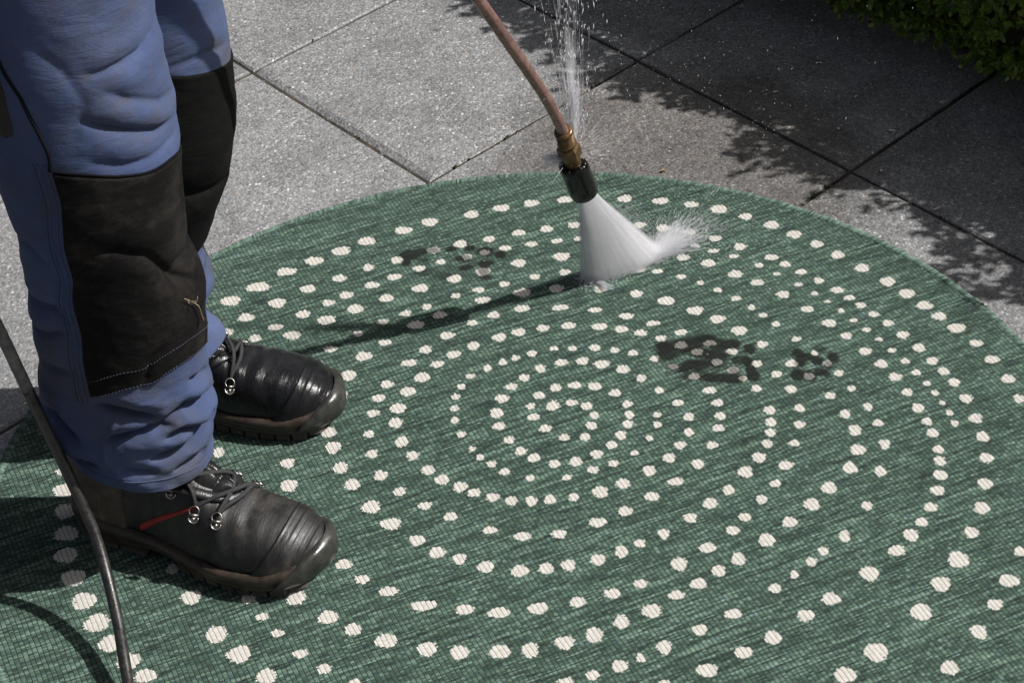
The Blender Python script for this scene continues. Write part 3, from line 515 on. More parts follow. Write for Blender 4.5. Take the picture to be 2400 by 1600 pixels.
def build_leg(legf, folds, hem, seed, knee, nphi=200, nz=330):
    ph = np.linspace(-180, 180, nphi, endpoint=False); t = np.linspace(0, 1, nz); h = np.array(hem)
    zh = np.interp(ph, h[:, 0], h[:, 1]); z = zh[None] + (0.98 - zh[None]) * t[:, None] ** 1.15
    P = leg_pt(ph[None] + 0 * z, z, legf, folds, 0, seed, knee)
    rim = leg_pt(ph, zh + .0005, legf, folds, -.003, seed, knee); rim2 = leg_pt(ph, zh + .02, legf, folds, -.004, seed, knee)
    V = np.concatenate([rim2, rim, P.reshape(-1, 3)]); return V, grid_faces(nphi, nz + 2, True)
KN = (-35, .42, .006); KF = (-35, .40, .006)
mb = MB(); mb.add(*build_leg(leg_near, NF, NH, 0.0, KN)); mb.add(*build_leg(leg_far, FFo, FH, 3.3, KF))
# seat of the trousers
a = np.linspace(0, 2 * np.pi, 64, endpoint=False); V = []
for z, rx, ry in ((.80, .10, .17), (.86, .125, .19), (.92, .13, .195), (.98, .125, .185), (1.03, .118, .172), (1.04, .05, .08)):
    V.append(np.c_[-.435 + rx * np.cos(a), .06 + ry * np.sin(a), np.full(64, z)])
mb.add(np.concatenate(V) + 0.004 * snoise(np.concatenate(V), 12)[:, None] * 0.5, grid_faces(64, 6, True))
for i in range(len(mb.V)): mb.V[i] = mb.V[i] - PB
trousers = mb.build('trousers', M['blue'], person)
def patch(legf, folds, knee, seed, left, top, bot, right):
    nu_, nv_ = 120, 120; u = np.linspace(0, 1, nu_); v = np.linspace(0, 1, nv_); Lf = np.array(left); T = np.array(top); B = np.array(bot)
    Uu, Vg = np.meshgrid(u, v); ph0 = np.interp(.4, Lf[:, 0], Lf[:, 1]); ph = ph0 + (right - ph0) * Uu
    for _ in range(3):
        z = np.interp(ph, B[:, 0], B[:, 1]) * (1 - Vg) + np.interp(ph, T[:, 0], T[:, 1]) * Vg
        l = np.interp(z, Lf[:, 0], Lf[:, 1]); ph = l + (right - l) * Uu
    edge = np.minimum(np.minimum(Uu, 1 - Uu) * nu_, np.minimum(Vg, 1 - Vg) * nv_)
    off = np.where(edge < .5, -.0012, .0026); P = leg_pt(ph, z, legf, folds, 0, seed, knee)
    cx, rx, cy, ry = legf(z); n = np.stack([np.cos(np.radians(ph)) / rx, np.sin(np.radians(ph)) / ry, 0 * ph], -1); n /= np.linalg.norm(n, axis=-1, keepdims=True)
    return (P + n * off[..., None]).reshape(-1, 3) - PB, grid_faces(nu_, nv_)
NPL = [(.26, -106), (.299, -108), (.344, -107), (.388, -106), (.422, -103), (.464, -104), (.513, -100), (.56, -101)]
NPT = [(-110, .556), (-101, .553), (-80, .546), (-60, .536), (-42, .529), (-22, .526), (3, .514), (80, .505)]
NPB = [(-112, .268), (-104, .271), (-83, .281), (-65, .281), (-55, .287), (-44, .289), (-21, .285), (10, .266), (80, .262)]
o = mk('knee_patch', *patch(leg_near, NF, KN, 0.0, NPL, NPT, NPB, 75), M['patch'], trousers); o['label'] = 'dusty black knee patch of the near leg'
FPT = [(-110, .535), (-71, .523), (-54, .514), (-28, .503), (-1, .492), (80, .488)]; FPB = [(-110, .27), (-60, .268), (-35, .262), (-20, .240), (0, .262), (80, .27)]
o = mk('knee_patch', *patch(leg_far, FFo, KF, 3.3, [(.2, -105), (.6, -105)], FPT, FPB, 75), M['patch_clean'], trousers); o['label'] = 'clean black knee patch of the far leg'
def on_leg(pts, legf, folds, off, seed, knee, n):
    Q = smooth_path([(math.radians(a) * .085, b, 0) for a, b in pts], n)
    return leg_pt(np.degrees(Q[:, 0] / .085), Q[:, 1], legf, folds, off, seed, knee) - PB
mb = MB()
for dz in (.0235, .0025):
    P = on_leg([(a, b + dz) for a, b in NPB[1:-1]], leg_near, NF, .0031, 0.0, KN, 260)
    for k in range(0, 256, 5): mb.add(*tube(P[k:k + 4], .00042, 5))
mb.build('stitching', M['thread'], trousers)
mb = MB()
for da in (3.0, 7.5, 10.5): mb.add(*tube(on_leg([(a - da, z) for z, a in NPL][::-1], leg_near, NF, .0004, 0.0, KN, 90), .0011, 6))
mb.add(*tube(on_leg([(-180, .156), (-126, .158), (-93, .152), (-68, .146), (-41, .141), (-10, .128), (30, .126)], leg_near, NF, .0000, 0.0, KN, 110), .0009, 6))
mb.build('seam', M['blue'], trousers)
mb = MB().add(*tube(on_leg([(-122, .76), (-116, .695), (-113, .666), (-107, .633), (-102, .596), (-100, .57), (-101, .553)], leg_near, NF, .0006, 0.0, KN, 80), .0019, 8))
mb.add(*tube(on_leg([(a + .3, b + .001) for a, b in NPT[1:-1]], leg_near, NF, .0012, 0.0, KN, 80), .0013, 6)); mb.build('piping', M['piping'], trousers)
uu = np.linspace(-1, 1, 15); vv = np.linspace(0, 1, 30); Uu, Vg = np.meshgrid(uu, vv)
w = 9.5 * np.sqrt(np.clip(1 - ((.12 - Vg) / .12).clip(0, 1) ** 2, 0.02, 1)); th = np.where((np.abs(Uu) > .95) | (Vg < .01), 0.0, .0045)
P = leg_pt(-127 + 3 * Vg + Uu * w, .583 + .15 * Vg, leg_near, NF, 0, 0.0, KN)
n = np.dstack([np.cos(np.radians(-127 + Uu * w)), np.sin(np.radians(-127 + Uu * w)), 0 * w]); P = P + n * th[..., None]
mk('tool_loop', P.reshape(-1, 3) - PB, grid_faces(15, 30), M['tab'], trousers)

# the rest of the worker, above the picture
def skin_mesh(name, verts, edges, m, parent, root=0, lev=2):
    me = bpy.data.meshes.new(name); me.from_pydata([tuple(np.array(v[:3]) - PB) for v in verts], edges, []); o = bpy.data.objects.new(name, me); COL.objects.link(o); o.parent = parent
    sk = o.modifiers.new('skin', 'SKIN'); me.skin_vertices.new() if not me.skin_vertices else None
    for i, v in enumerate(verts): me.skin_vertices[0].data[i].radius = (v[3], v[4] if len(v) > 4 else v[3]); me.skin_vertices[0].data[i].use_root = (i == root)
    s = o.modifiers.new('subdivision', 'SUBSURF'); s.levels = s.render_levels = lev; me.materials.append(m); return o
body_v = [(-.44, .055, 1.0, .10, .13), (-.45, .055, 1.2, .10, .13), (-.45, .055, 1.38, .10, .15), (-.44, .055, 1.47, .06), (-.41, .055, 1.56, .05), (-.38, .055, 1.64, .085, .075), (-.39, .055, 1.72, .07, .065),
          (-.45, .23, 1.40, .06), (-.40, .27, 1.15, .045), (-.27, .10, 1.03, .035), (-.23, .045, 1.0, .03), (-.45, -.12, 1.40, .06), (-.42, -.18, 1.14, .045), (-.30, -.03, 1.05, .035), (-.25, .0, 1.05, .03)]
skin_mesh('body', body_v, [(0, 1), (1, 2), (2, 3), (3, 4), (4, 5), (5, 6), (2, 7), (7, 8), (8, 9), (9, 10), (2, 11), (11, 12), (12, 13), (13, 14)], M['skin'], person)
jv = [(-.44, .055, .99, .125, .16), (-.45, .055, 1.2, .125, .155), (-.45, .055, 1.38, .125, .17), (-.44, .055, 1.46, .075), (-.45, .23, 1.40, .075), (-.40, .27, 1.15, .062), (-.30, .14, 1.05, .05), (-.45, -.12, 1.40, .075), (-.42, -.18, 1.14, .062), (-.33, -.07, 1.06, .05)]
skin_mesh('jacket', jv, [(0, 1), (1, 2), (2, 3), (2, 4), (4, 5), (5, 6), (2, 7), (7, 8), (8, 9)], M['blue'], person)
hv_ = [(-.40, .055, 1.70, .085, .08), (-.41, .055, 1.75, .075, .07)]
skin_mesh('hair', hv_, [(0, 1)], M['hair'], person)

# ------------------------------------------------------------------ boots
XS = np.array([0, .004, .010, .02, .035, .06, .09, .12, .15, .18, .21, .24, .265, .285, .30, .310, .3155, .317])
LAT = np.array([0, .014, .022, .030, .036, .040, .041, .045, .053, .062, .068, .070, .067, .059, .046, .029, .013, 0])
MED = np.array([0, .014, .022, .030, .036, .038, .037, .034, .035, .040, .046, .048, .046, .040, .030, .018, .008, 0])
HT = np.array([(0, .11), (.004, .135), (.012, .15), (.05, .160), (.10, .160), (.120, .152), (.145, .132), (.17, .113), (.195, .097), (.215, .085), (.235, .077), (.26, .071), (.28, .067), (.297, .058), (.309, .045), (.3155, .032), (.317, .022)])
ZB = np.array([(0, .018), (.1, .016), (.25, .012), (.29, .014), (.317, .020)])
def plan(x): return np.interp(x, XS, LAT), np.interp(x, XS, MED)
HT_NEAR = HT
HT_FAR = np.array([(0, .11), (.004, .135), (.012, .148), (.05, .155), (.085, .153), (.095, .150), (.118, .132), (.143, .114), (.168, .099), (.19, .088), (.215, .081), (.245, .076), (.27, .071), (.285, .066), (.298, .058), (.309, .045), (.3155, .032), (.317, .022)])
def upper_pt(x, a, off=0.0, grow=1.0):
    """a: 0 lateral welt .. 0.5 top .. 1 medial welt; x along the foot"""
    x = np.asarray(x, float); a = np.asarray(a, float); la, me_ = plan(x); H = np.interp(x, HT[:, 0], HT[:, 1]); zb = np.interp(x, ZB[:, 0], ZB[:, 1])
    th = np.pi * a; c, s = np.cos(th), np.sin(th)
    e1 = np.interp(x, [0, .10, .16, .25, .317], [.55, .5, .62, .72, .9]); e2 = np.interp(x, [0, .10, .16, .25, .317], [.85, .9, .95, .78, .8])
    W = np.where(c >= 0, la, me_) * .95
    tall = np.clip((H - .09) / .07, 0, 1); zz = np.abs(s) ** e2
    W = W * (1 - tall * .20 * np.clip((zz - .25) / .6, 0, 1)) + off
    y = -np.sign(c) * np.abs(c) ** e1 * W; z = zb + (H - zb + off) * zz
    xx = x + .010 * np.exp(-((z - .075) / .04) ** 2) * 0 + tall * .006 * np.clip((z - .06) / .1, 0, 1) * (x < .06)
    return np.stack([xx + 0 * y, y, z], -1)
def upn(x, a, off):
    e = 1e-3; P = upper_pt(x, a); du = upper_pt(np.clip(np.asarray(x) + e, 0, .317), a) - upper_pt(np.clip(np.asarray(x) - e, 0, .317), a); dv = upper_pt(x, np.asarray(a) + e) - upper_pt(x, np.asarray(a) - e)
    n = np.cross(dv, du); n = -n / (np.linalg.norm(n, axis=-1, keepdims=True) + 1e-9)
    c = np.array([.13, 0, .03]); flip = np.sign(np.sum(n * (P - c), -1, keepdims=True)); return P + n * np.where(flip == 0, 1, flip) * np.asarray(off)[..., None]
def on_top(x, y, off):
    a = np.linspace(.02, .98, 400); P = upper_pt(np.full(400, x), a); i = np.argmin(np.abs(P[:, 1] - y) + (P[:, 2] < .03)); return upn(np.array([x]), a[i:i + 1], np.array([off]))[0]
def creases(x, a, seed):
    p = np.stack([x, a * .12, 0 * x + seed], -1)
    d = .0012 * snoise(p, 22.0) + .0007 * snoise(p * np.array([2.2, .8, 1]), 40.0)
    for xc, k in ((.238, .0011), (.214, .0014), (.196, .0008)): d = d - k * np.exp(-((x - xc - .012 * (np.abs(a - .5) * 2) ** 2 - .004 * np.sin(9 * a + seed)) / .0045) ** 2) * np.exp(-((a - .48) / .28) ** 2)
    return d
def build_boot(loc, yaw, mirror, seed, wet):
    boot = empty('boot', tuple(np.array(loc) - PB), yaw, person)
    global HT
    HT = HT_FAR if mirror else HT_NEAR; hx = -.027 if mirror else 0.0
    my = -1.0 if mirror else 1.0
    def fix(V): V = np.array(V, float).reshape(-1, 3); V[:, 1] *= my; return V
    def put(name, V, F, m, smooth=True): return mk(name, fix(V), F, m, boot, smooth)
    LT = M['leather_wet'] if wet else M['leather']
    t = np.linspace(0, 1, 130); xs = .317 * (0.5 - 0.5 * np.cos(np.pi * t)); al = np.linspace(0, 1, 72)
    X, A = np.meshgrid(xs, al, indexing='ij'); A_, X_ = A, X
    P = upn(X, A, creases(X, A, seed)); put('upper', P.reshape(-1, 3), grid_faces(72, 130), LT)
    # sole: midsole strip, heel block and forefoot lugs
    def outline(off, n=150):
        tt = np.linspace(0, 1, n); x = .317 * (.5 - .5 * np.cos(np.pi * tt)); la, me_ = plan(x)
        pts = np.r_[np.c_[x, -la], np.c_[x, me_][::-1][1:-1]]
        T = np.roll(pts, -1, 0) - np.roll(pts, 1, 0); Nn = unit(np.c_[T[:, 1], -T[:, 0]]); return pts + Nn * off
    def ztop(p): x = p[:, 0]; return np.interp(x, [0, .03, .08, .13, .2, .26, .29, .317], [.046, .043, .036, .033, .029, .031, .038, .046])
    def zlow(p): x = p[:, 0]; return np.interp(x, [0, .02, .10, .115, .145, .16, .26, .29, .317], [.012, .009, .009, .016, .016, .010, .009, .011, .018])
    rings = []
    for off, k in ((-.003, 0.0), (.0015, .05), (.0030, .25), (.0018, .40), (.0042, .52), (.0042, .80), (.0015, .97), (-.004, 1.0)):
        o_ = outline(off); zl, zt = zlow(o_), ztop(o_); rings.append(np.c_[o_, zl + (zt - zl) * k])
    m_ = len(rings[0]); V = np.concatenate(rings); put('midsole', V, grid_faces(m_, len(rings), True), M['sole'])
    def block(x0, x1, off, z0, z1):
        n = 26; x = np.linspace(x0, x1, n); la, me_ = plan(x); la = la + off; me_ = me_ + off
        bot = np.r_[np.c_[x, -la * .96], np.c_[x, me_ * .96][::-1]]; top = np.r_[np.c_[x, -la], np.c_[x, me_][::-1]]; k = len(bot)
        V = np.r_[np.c_[bot, np.full(k, z0)], np.c_[top, np.full(k, z1)]]; i = np.arange(k // 2 - 1)
        return V, [grid_faces(k, 2, True), np.stack([i, i + 1, k - 2 - i, k - 1 - i], 1)]
    mb = MB()
    for x0, x1 in ((.004, .036), (.040, .068), (.072, .104)): mb.add(*block(x0, x1, .002, .0005, .0125))
    for k in range(8):
        x0 = .152 + k * .0196; mb.add(*block(x0, x0 + .0155, .0015, .0005 + (.004 if k == 7 else 0), .0125 + .004 * (k >= 6)))
    mb.V = [fix(v) for v in mb.V]; mb.build('outsole', M['sole'], boot)
    # rubber toe cap with ridges and grey bumper
    s_, a_ = np.linspace(0, 1, 60), np.linspace(.0, 1, 60); Sg, Ag = np.meshgrid(s_, a_, indexing='ij')
    xb = .274 - .034 * np.abs(Ag * 2 - 1) ** 2.2; xt = xb + (.3168 - xb) * np.sin(Sg * np.pi / 2) ** .9
    off = .0022 + .0012 * (np.cos(np.clip(Sg * 5.2, 0, 3.0) * 2 * np.pi) > .2) * np.exp(-((Ag - .5) / .26) ** 2) + .0003 * snoise(np.stack([xt, Ag * .1, 0 * xt + seed], -1), 50)
    off = np.where(Sg < .012, -.0005, off)
    put('toe_cap', upn(xt, Ag, off).reshape(-1, 3), grid_faces(60, 60), LT)
    xs2 = np.linspace(.262, .317, 30); Xg, Ag = np.meshgrid(xs2, np.linspace(0, 1, 50), indexing='ij')
    la, me_ = plan(xs2); ring = []
    for k, (of, z) in enumerate(((.0045, .016), (.0075, .022), (.0080, .032), (.0068, .042), (.0030, .049), (-.004, .051))):
        p_ = outline(of); q = p_[p_[:, 0] > .276]; cut = np.clip((q[:, 0] - .276) / .036, 0, 1) ** .7; zz = .016 + (z - .016) * cut
        ring.append((q, zz))
    # resample each ring to one count, starting at the lateral end
    out = []
    for q, zz in ring:
        an = np.arctan2(q[:, 1], q[:, 0] - .262); o2 = np.argsort(an); q, zz = q[o2], zz[o2]; d = np.r_[0, np.cumsum(np.linalg.norm(np.diff(q, axis=0), axis=1))]; tt = np.linspace(0, d[-1], 60)
        out.append(np.c_[np.interp(tt, d, q[:, 0]), np.interp(tt, d, q[:, 1]), np.interp(tt, d, zz)])
    put('toe_bumper', np.concatenate(out), grid_faces(60, len(out)), M['bumper'])
    # heel counter
    xs3 = np.linspace(.0, .085, 40); Xg, Ag = np.meshgrid(xs3, np.linspace(0, .36, 24), indexing='ij')
    for rev in (0, 1):
        A2 = Ag * (1 - .45 * np.clip((Xg - .03) / .055, 0, 1)); A2 = 1 - A2 if rev else A2
        e = np.where((Ag > .35) | (Xg > .083), -.001, .0016); 
        put('heel_counter', upn(Xg, A2, e + 0.0008 * snoise(np.stack([Xg, A2, 0 * A2], -1), 60)).reshape(-1, 3), grid_faces(24, 40), M['counter'])
    Xg, Ag = np.meshgrid(np.linspace(.0, .05, 24), np.linspace(.36, .5, 20), indexing='ij')
    o = put('collar', upn(Xg, Ag, 0 * Xg + .0012).reshape(-1, 3), grid_faces(20, 24), M['rustheel'])
    # padded tongue: scalloped cushion up the instep
    c = np.linspace(0, 1, 60); w_ = np.linspace(-1, 1, 30); Cg, Wg = np.meshgrid(c, w_, indexing='ij')
    sx = np.interp(c, [0, .35, .7, 1], [.207 + hx, .180 + hx, .150 + hx, .126 + hx]); sz = np.interp(c, [0, .35, .7, 1], [.0875, .1045, .128, .160])
    half = np.interp(c, [0, .2, 1], [.012, .027, .034])[:, None]
    puff = (.004 + .0065 * np.abs(np.sin(np.pi * (Cg * 4.0 + .04))) ** .6 * (1 - .25 * np.abs(Wg))) * np.sqrt(np.clip(1 - Wg ** 2, 0, 1)) + .002
    puff = puff * (1 - .35 * np.exp(-(Wg / .10) ** 2)) + .0006 * snoise(np.stack([Cg * .08, Wg * .04, 0 * Cg + seed], -1), 80)
    nx, nz_ = .72, .69
    V = np.stack([sx[:, None] + nx * puff - .012 * np.abs(Wg) ** 2, Wg * half, sz[:, None] + nz_ * puff - .016 * np.abs(Wg) ** 2.2], -1)
    put('tongue', V.reshape(-1, 3), grid_faces(30, 60), M['tongue'])
    # eyelet facings, hooks, laces
    mb = MB()
    for sg in (-1, 1):
        P = smooth_path([on_top(x + hx, y * sg, .001) for x, y in ((.216, 0), (.208, .013), (.194, .023), (.174, .029), (.152, .032), (.134, .034))], 50)
        mb.add(*tube(P, .0065, 10, .42, up=(.6, 0, .8)))
    mb.V = [fix(v) for v in mb.V]; mb.build('eyelet_facing', M['leather_wet'] if wet else M['tongue'], boot)
    ya, yb = ((-.043, -.044, -.034), (.026, .028, .030)) if not mirror else ((-.026, -.028, -.028), (.033, .031, .028))
    HK = {-1: [on_top(x + hx, y, .001) for x, y in zip((.205, .179, .150) if not mirror else (.222, .197, .170), ya)], 1: [on_top(x + hx, y, .001) for x, y in zip((.222, .197, .170) if not mirror else (.222, .195, .168), yb)]}
    for sg in (-1, 1):
        for k, h in enumerate(HK[sg]):
            h = h + np.array([hx, 0, 0]) * 0; nrm = unit(np.array([.35, .62 * sg, .70 - .1 * k])); upd = unit(np.array([-.1, -.75 * sg, .65])); upd = unit(upd - nrm * np.dot(upd, nrm)); rt_ = np.cross(upd, nrm)
            mb = MB(); th = np.linspace(0, 2 * np.pi, 25)
            ring = h + nrm * .004 + upd * .0045 + np.cos(th)[:, None] * rt_ * .0054 + np.sin(th)[:, None] * upd * .0054; mb.add(*tube(ring, .0008, 8, caps=False))
            mb.add(*tube([h - rt_ * .0055 + nrm * .004, h + rt_ * .0055 + nrm * .004], .0015, 10))
            th2 = np.linspace(np.pi * .95, np.pi * 2.05, 16); pl = h - upd * .0035 + nrm * .0022 + np.cos(th2)[:, None] * rt_ * .0052 + np.sin(th2)[:, None] * upd * .0052; mb.add(*tube(pl, .0011, 8, .6, up=nrm))
            mb.add(*lathe(h - upd * .0045 + nrm * .0005, h - upd * .0045 + nrm * .006, [(0, .0044), (.0010, .0044), (.0012, .0026), (.0026, .0022), (.0031, .0010), (.0032, .0001)], 14))
            mb.V = [fix(v) for v in mb.V]; mb.build('lace_hook', M['steel'], boot)
    def lace(p, q, lift, sag=0.0, r=.0026):
        p, q = np.array(p), np.array(q); t = np.linspace(0, 1, 30)[:, None]; nrm = np.array([.68, 0, .73])
        P = p + (q - p) * t + nrm * (lift * np.sin(np.pi * t)) + np.array([0, 0, .001]) * np.sin(9 * t) - np.array([0, 0, sag]) * np.sin(np.pi * t)
        V, F = tube(P, r, 10, .62, up=nrm); mk('lace', fix(V), F, M['lace'], boot)
    ends = {sg: [h + np.array([.001, -.006 * sg, .0075]) for h in HK[sg]] for sg in (-1, 1)}
    lace(ends[-1][0], ends[1][1], .012); lace(ends[1][0], ends[-1][1], .0155)
    lace(ends[-1][1], ends[1][2], .013); lace(ends[1][1], ends[-1][2], .0165)
    lace(ends[-1][0], ends[1][0], .009)
    lace(ends[-1][1] , ends[-1][1] + np.array([-.02, .014, .028]), .006); lace(ends[1][2], (.128 + hx, -.020, .160), .010); lace(ends[-1][2], (.135 + hx, .012, .158), .010)
    # red trim
    tr_ = np.linspace(0, 1, 40); xr = .105 + .078 * tr_; zc = .043 + .050 * tr_ + .004 * np.sin(np.pi * tr_); aa = np.linspace(.01, .5, 300); AC = []
    for x, z in zip(xr, zc): AC.append([aa[np.argmin(np.abs(upper_pt(np.full(300, x), aa)[:, 2] - q))] for q in (z - .0056 * (1 - .7 * (z - .043) / .05), z, z + .0056 * (1 - .7 * (z - .043) / .05))])
    AC = np.array(AC); zr = np.linspace(0, 1, 6); Zg = np.tile(zr, (40, 1)); Xg = np.tile(xr[:, None], (1, 6)); A2 = AC[:, :1] + (AC[:, 2:] - AC[:, :1]) * zr; e = np.where((Zg < .01) | (Zg > .99), -.0004, .0016)
    if not mirror: put('trim_stripe', upn(Xg, A2, e).reshape(-1, 3), grid_faces(6, 40), M['red'])
    # welt stitching line above the sole
    mb = MB(); P = upn(np.linspace(.09, .25, 100), np.full(100, .035), np.full(100, .0006)); mb.add(fix(tube(P, .0008, 6)[0]), tube(P, .0008, 6)[1]); mb.build('welt_seam', M['sole'], boot)
    return boot
b1 = build_boot((-.531, -.014, 0.0), R(-21.0), False, 0.3, False); b1['label'] = 'near scuffed black boot with a red stripe'
b2 = build_boot((-.540, .203, 0.0), R(-14.0), True, 5.1, True); b2['label'] = 'far wet shiny black boot'
# ------------------------------------------------------------------ pressure washer lance and hose
LP = [np.array(p) for p in ((-.23, .015, 1.0), (-.031, .1984, .5255), (-.0017, .2264, .455), (.0302, .257, .3781), (.0410, .2675, .3498), (.0496, .2765, .3246), (.0587, .2892, .292))]
N0, N1 = np.array([.0688, .3081, .2341]), np.array([.0831, .328, .1771])
lance = empty('pressure_washer_lance', tuple(N1)); tag(lance, 'pale worn metal spray lance with brass coupling and black nozzle aimed at the rug', 'spray lance')
path = smooth_path(LP, 120); T = unit(path[-1] - path[-4])
path = np.vstack([path, path[-1] + T * .010])
rad = .0070 + .00015 * np.sin(np.arange(len(path)) * 1.7)
MB().add(*tube(path - N1, rad, 20)).build('lance_pipe', M['pipe'], lance)
Cc, Cd = np.array([.0585, .2888, .2935]), np.array([.0700, .3085, .2330])
ax = unit(Cd - Cc); cl = np.linalg.norm(Cd - Cc)
coup = mk('brass_coupling', *lathe(Cc - N1, Cd - N1, [(0, .0072), (0, .0108), (.003, .0119), (.0055, .0112), (.0065, .0104), (.0215, .0100), (.0225, .0118), (.0255, .0118), (.0265, .0108), (.030, .0108), (cl, .0105)], 28), M['brass'], lance)
mb = MB().add(*lathe(Cc + ax * .029 - N1, Cc + ax * .052 - N1, [(0, .0095), (.0008, .0128), (.003, .0146), (.019, .0146), (.0218, .0128), (.0225, .0095)], 6, .4)); mb.build('hex_nut', M['brass'], coup, False)
mb = MB()
for k in range(4): th = np.linspace(0, 2 * np.pi, 25); A = Cc + ax * (.0085 + .0032 * k) - N1; nn = unit(np.cross(ax, [.3, -.9, .2])); bb = np.cross(ax, nn); mb.add(*tube(A + .0100 * (np.cos(th)[:, None] * nn + np.sin(th)[:, None] * bb), .0009, 6, caps=False))
mb.build('thread_ring', M['brass'], coup)
nl = np.linalg.norm(N1 - N0)
def wobn(k, a, r, t):
    brk = np.exp(-((np.mod(a - 2.6 + np.pi, 2 * np.pi) - np.pi) / .9) ** 2)
    if k <= 3: t = t + (.010 * brk + .0015 * np.sin(5 * a) + .001 * np.sin(11 * a)) * (k <= 3); r = r - .0015 * brk * (k > 0)
    r = r * (1 + .006 * np.sin(a * 3 + k)) - .0007 * (np.sin(a * 9) > .55) * (3 < k < 9)
    return r, t
noz = mk('nozzle', *lathe(N0 - N1, np.zeros(3), [(0, .0095), (-.001, .0150), (0, .0172), (.003, .0178), (.014, .0181), (.022, .0180), (.034, .0182), (.046, .0184), (nl - .004, .0184), (nl - .001, .0178), (nl, .0165), (nl, .012), (nl - .010, .008), (nl - .012, .0005)], 40, 0, wobn), M['plastic'], lance)
grip = MB().add(*tube(np.array([(-.23, .015, 1.0), (-.25, .0, 1.03), (-.275, -.012, 1.05), (-.31, -.03, 1.06)]) - N1, [.012, .02, .021, .018], 14)); grip.add(*tube(np.array([(-.29, -.02, 1.06), (-.31, -.03, .99), (-.33, -.04, .94)]) - N1, [.017, .017, .015], 14)); grip.build('trigger_grip', M['plastic'], lance)
hose = empty('high_pressure_hose', (-.443, -.307, 0)); HB = np.array([-.443, -.307, 0]); tag(hose, 'black rubber hose hanging in front of the near leg and trailing over the rug', 'hose')
HP = np.array([(-.33, -.04, .94), (-.45, -.02, .86), (-.62, -.06, .76), (-.57, -.19, .62), (-.541, -.185, .52), (-.540, -.155, .43), (-.535, -.132, .35), (-.526, -.121, .27), (-.511, -.124, .195), (-.495, -.139, .137), (-.481, -.160, .097), (-.470, -.192, .066), (-.458, -.236, .042), (-.450, -.274, .029), (-.443, -.307, .018), (-.434, -.36, .010), (-.40, -.5, .009), (-.30, -.72, .002), (-.1, -.9, .0005)])
hp = smooth_path(HP, 260)
cut = np.argmin(np.abs(hp[:, 2] - .275) + 9 * (np.arange(260) > 180))
MB().add(*tube(hp[cut:] - HB, .0063 + .0001 * np.sin(np.arange(260 - cut) * .9), 18)).build('hose_line', M['hose'], hose)
o = MB().add(*tube(hp[:cut + 1] - HB, .0065, 18)).build('dusty_sunlit_length', M['hose_dusty_lit'], hose); o['label'] = 'dusty upper length of the hose with sunlight painted into its grey'  # upper hose takes the paler grey that stands in for sunlight on it

# ------------------------------------------------------------------ clipped box hedge
HA, HBv = np.array([.538, .904]), unit(np.array([.205, -.250]))       # foot line of the leafy face
HNn = np.array([HBv[1], -HBv[0]]); HNn = HNn if HNn[0] < 0 else -HNn   # outwards, to the paving
hedge = empty('box_hedge', (HA[0] + .25, HA[1], ZS)); hb = np.array([HA[0] + .25, HA[1], ZS]); tag(hedge, 'low clipped box hedge with small glossy leaves at the edge of the slabs', 'hedge')
S0, S1 = -1.9, 1.7; HT_ = .455; HW = .42
def hp3(s, d, z): return np.stack([HA[0] + HBv[0] * s - HNn[0] * d, HA[1] + HBv[1] * s - HNn[1] * d, z + 0 * s], -1)
# opaque dark core added inside the hedge so that it blocks the sun
ns = 90; sv = np.linspace(S0 + .05, S1 - .05, ns); prof = [(.09, .07), (.055, .12), (.05, .22), (.07, .38), (.12, .415), (.30, .415), (.36, .36), (.37, .1), (.2, .04)]
V = []
for d, z in prof: q = hp3(sv, d + 0 * sv, z + 0 * sv); V.append(q + .022 * snoise(q, 9.0)[:, None] * np.array([.7, .7, .7]) - hb)
mk('sun_blocking_core', np.concatenate(V), grid_faces(ns, len(prof)), M['core'], hedge)
tl = np.array([0, .20, .52, .84, 1.0]); tw_ = np.array([.12, .80, 1.0, .74, .18]); tz = np.array([0, .05, .07, .02, -.05])
LV = np.concatenate([np.c_[tl, -tw_ * .27, tz + .05 * tw_], np.c_[tl, 0 * tw_, tz], np.c_[tl, tw_ * .27, tz + .05 * tw_]])
LF = np.concatenate([[[i, i + 1, i + 6, i + 5], [i + 5, i + 6, i + 11, i + 10]] for i in range(4)])
def leaf_cols(n):
    k = rng.random(n)[:, None]; a, b, c = np.array([.085, .15, .028]), np.array([.20, .30, .055]), np.array([.42, .48, .12]); col = np.where(k < .6, a + (b - a) * k / .6, b + (c - b) * (k - .6) / .4)
    br = rng.random(n)[:, None] < .05; return np.where(br, np.array([.24, .16, .05]) * rng.uniform(.5, 1.2, (n, 1)), col)
shoots = []; dirs = []; scl = []
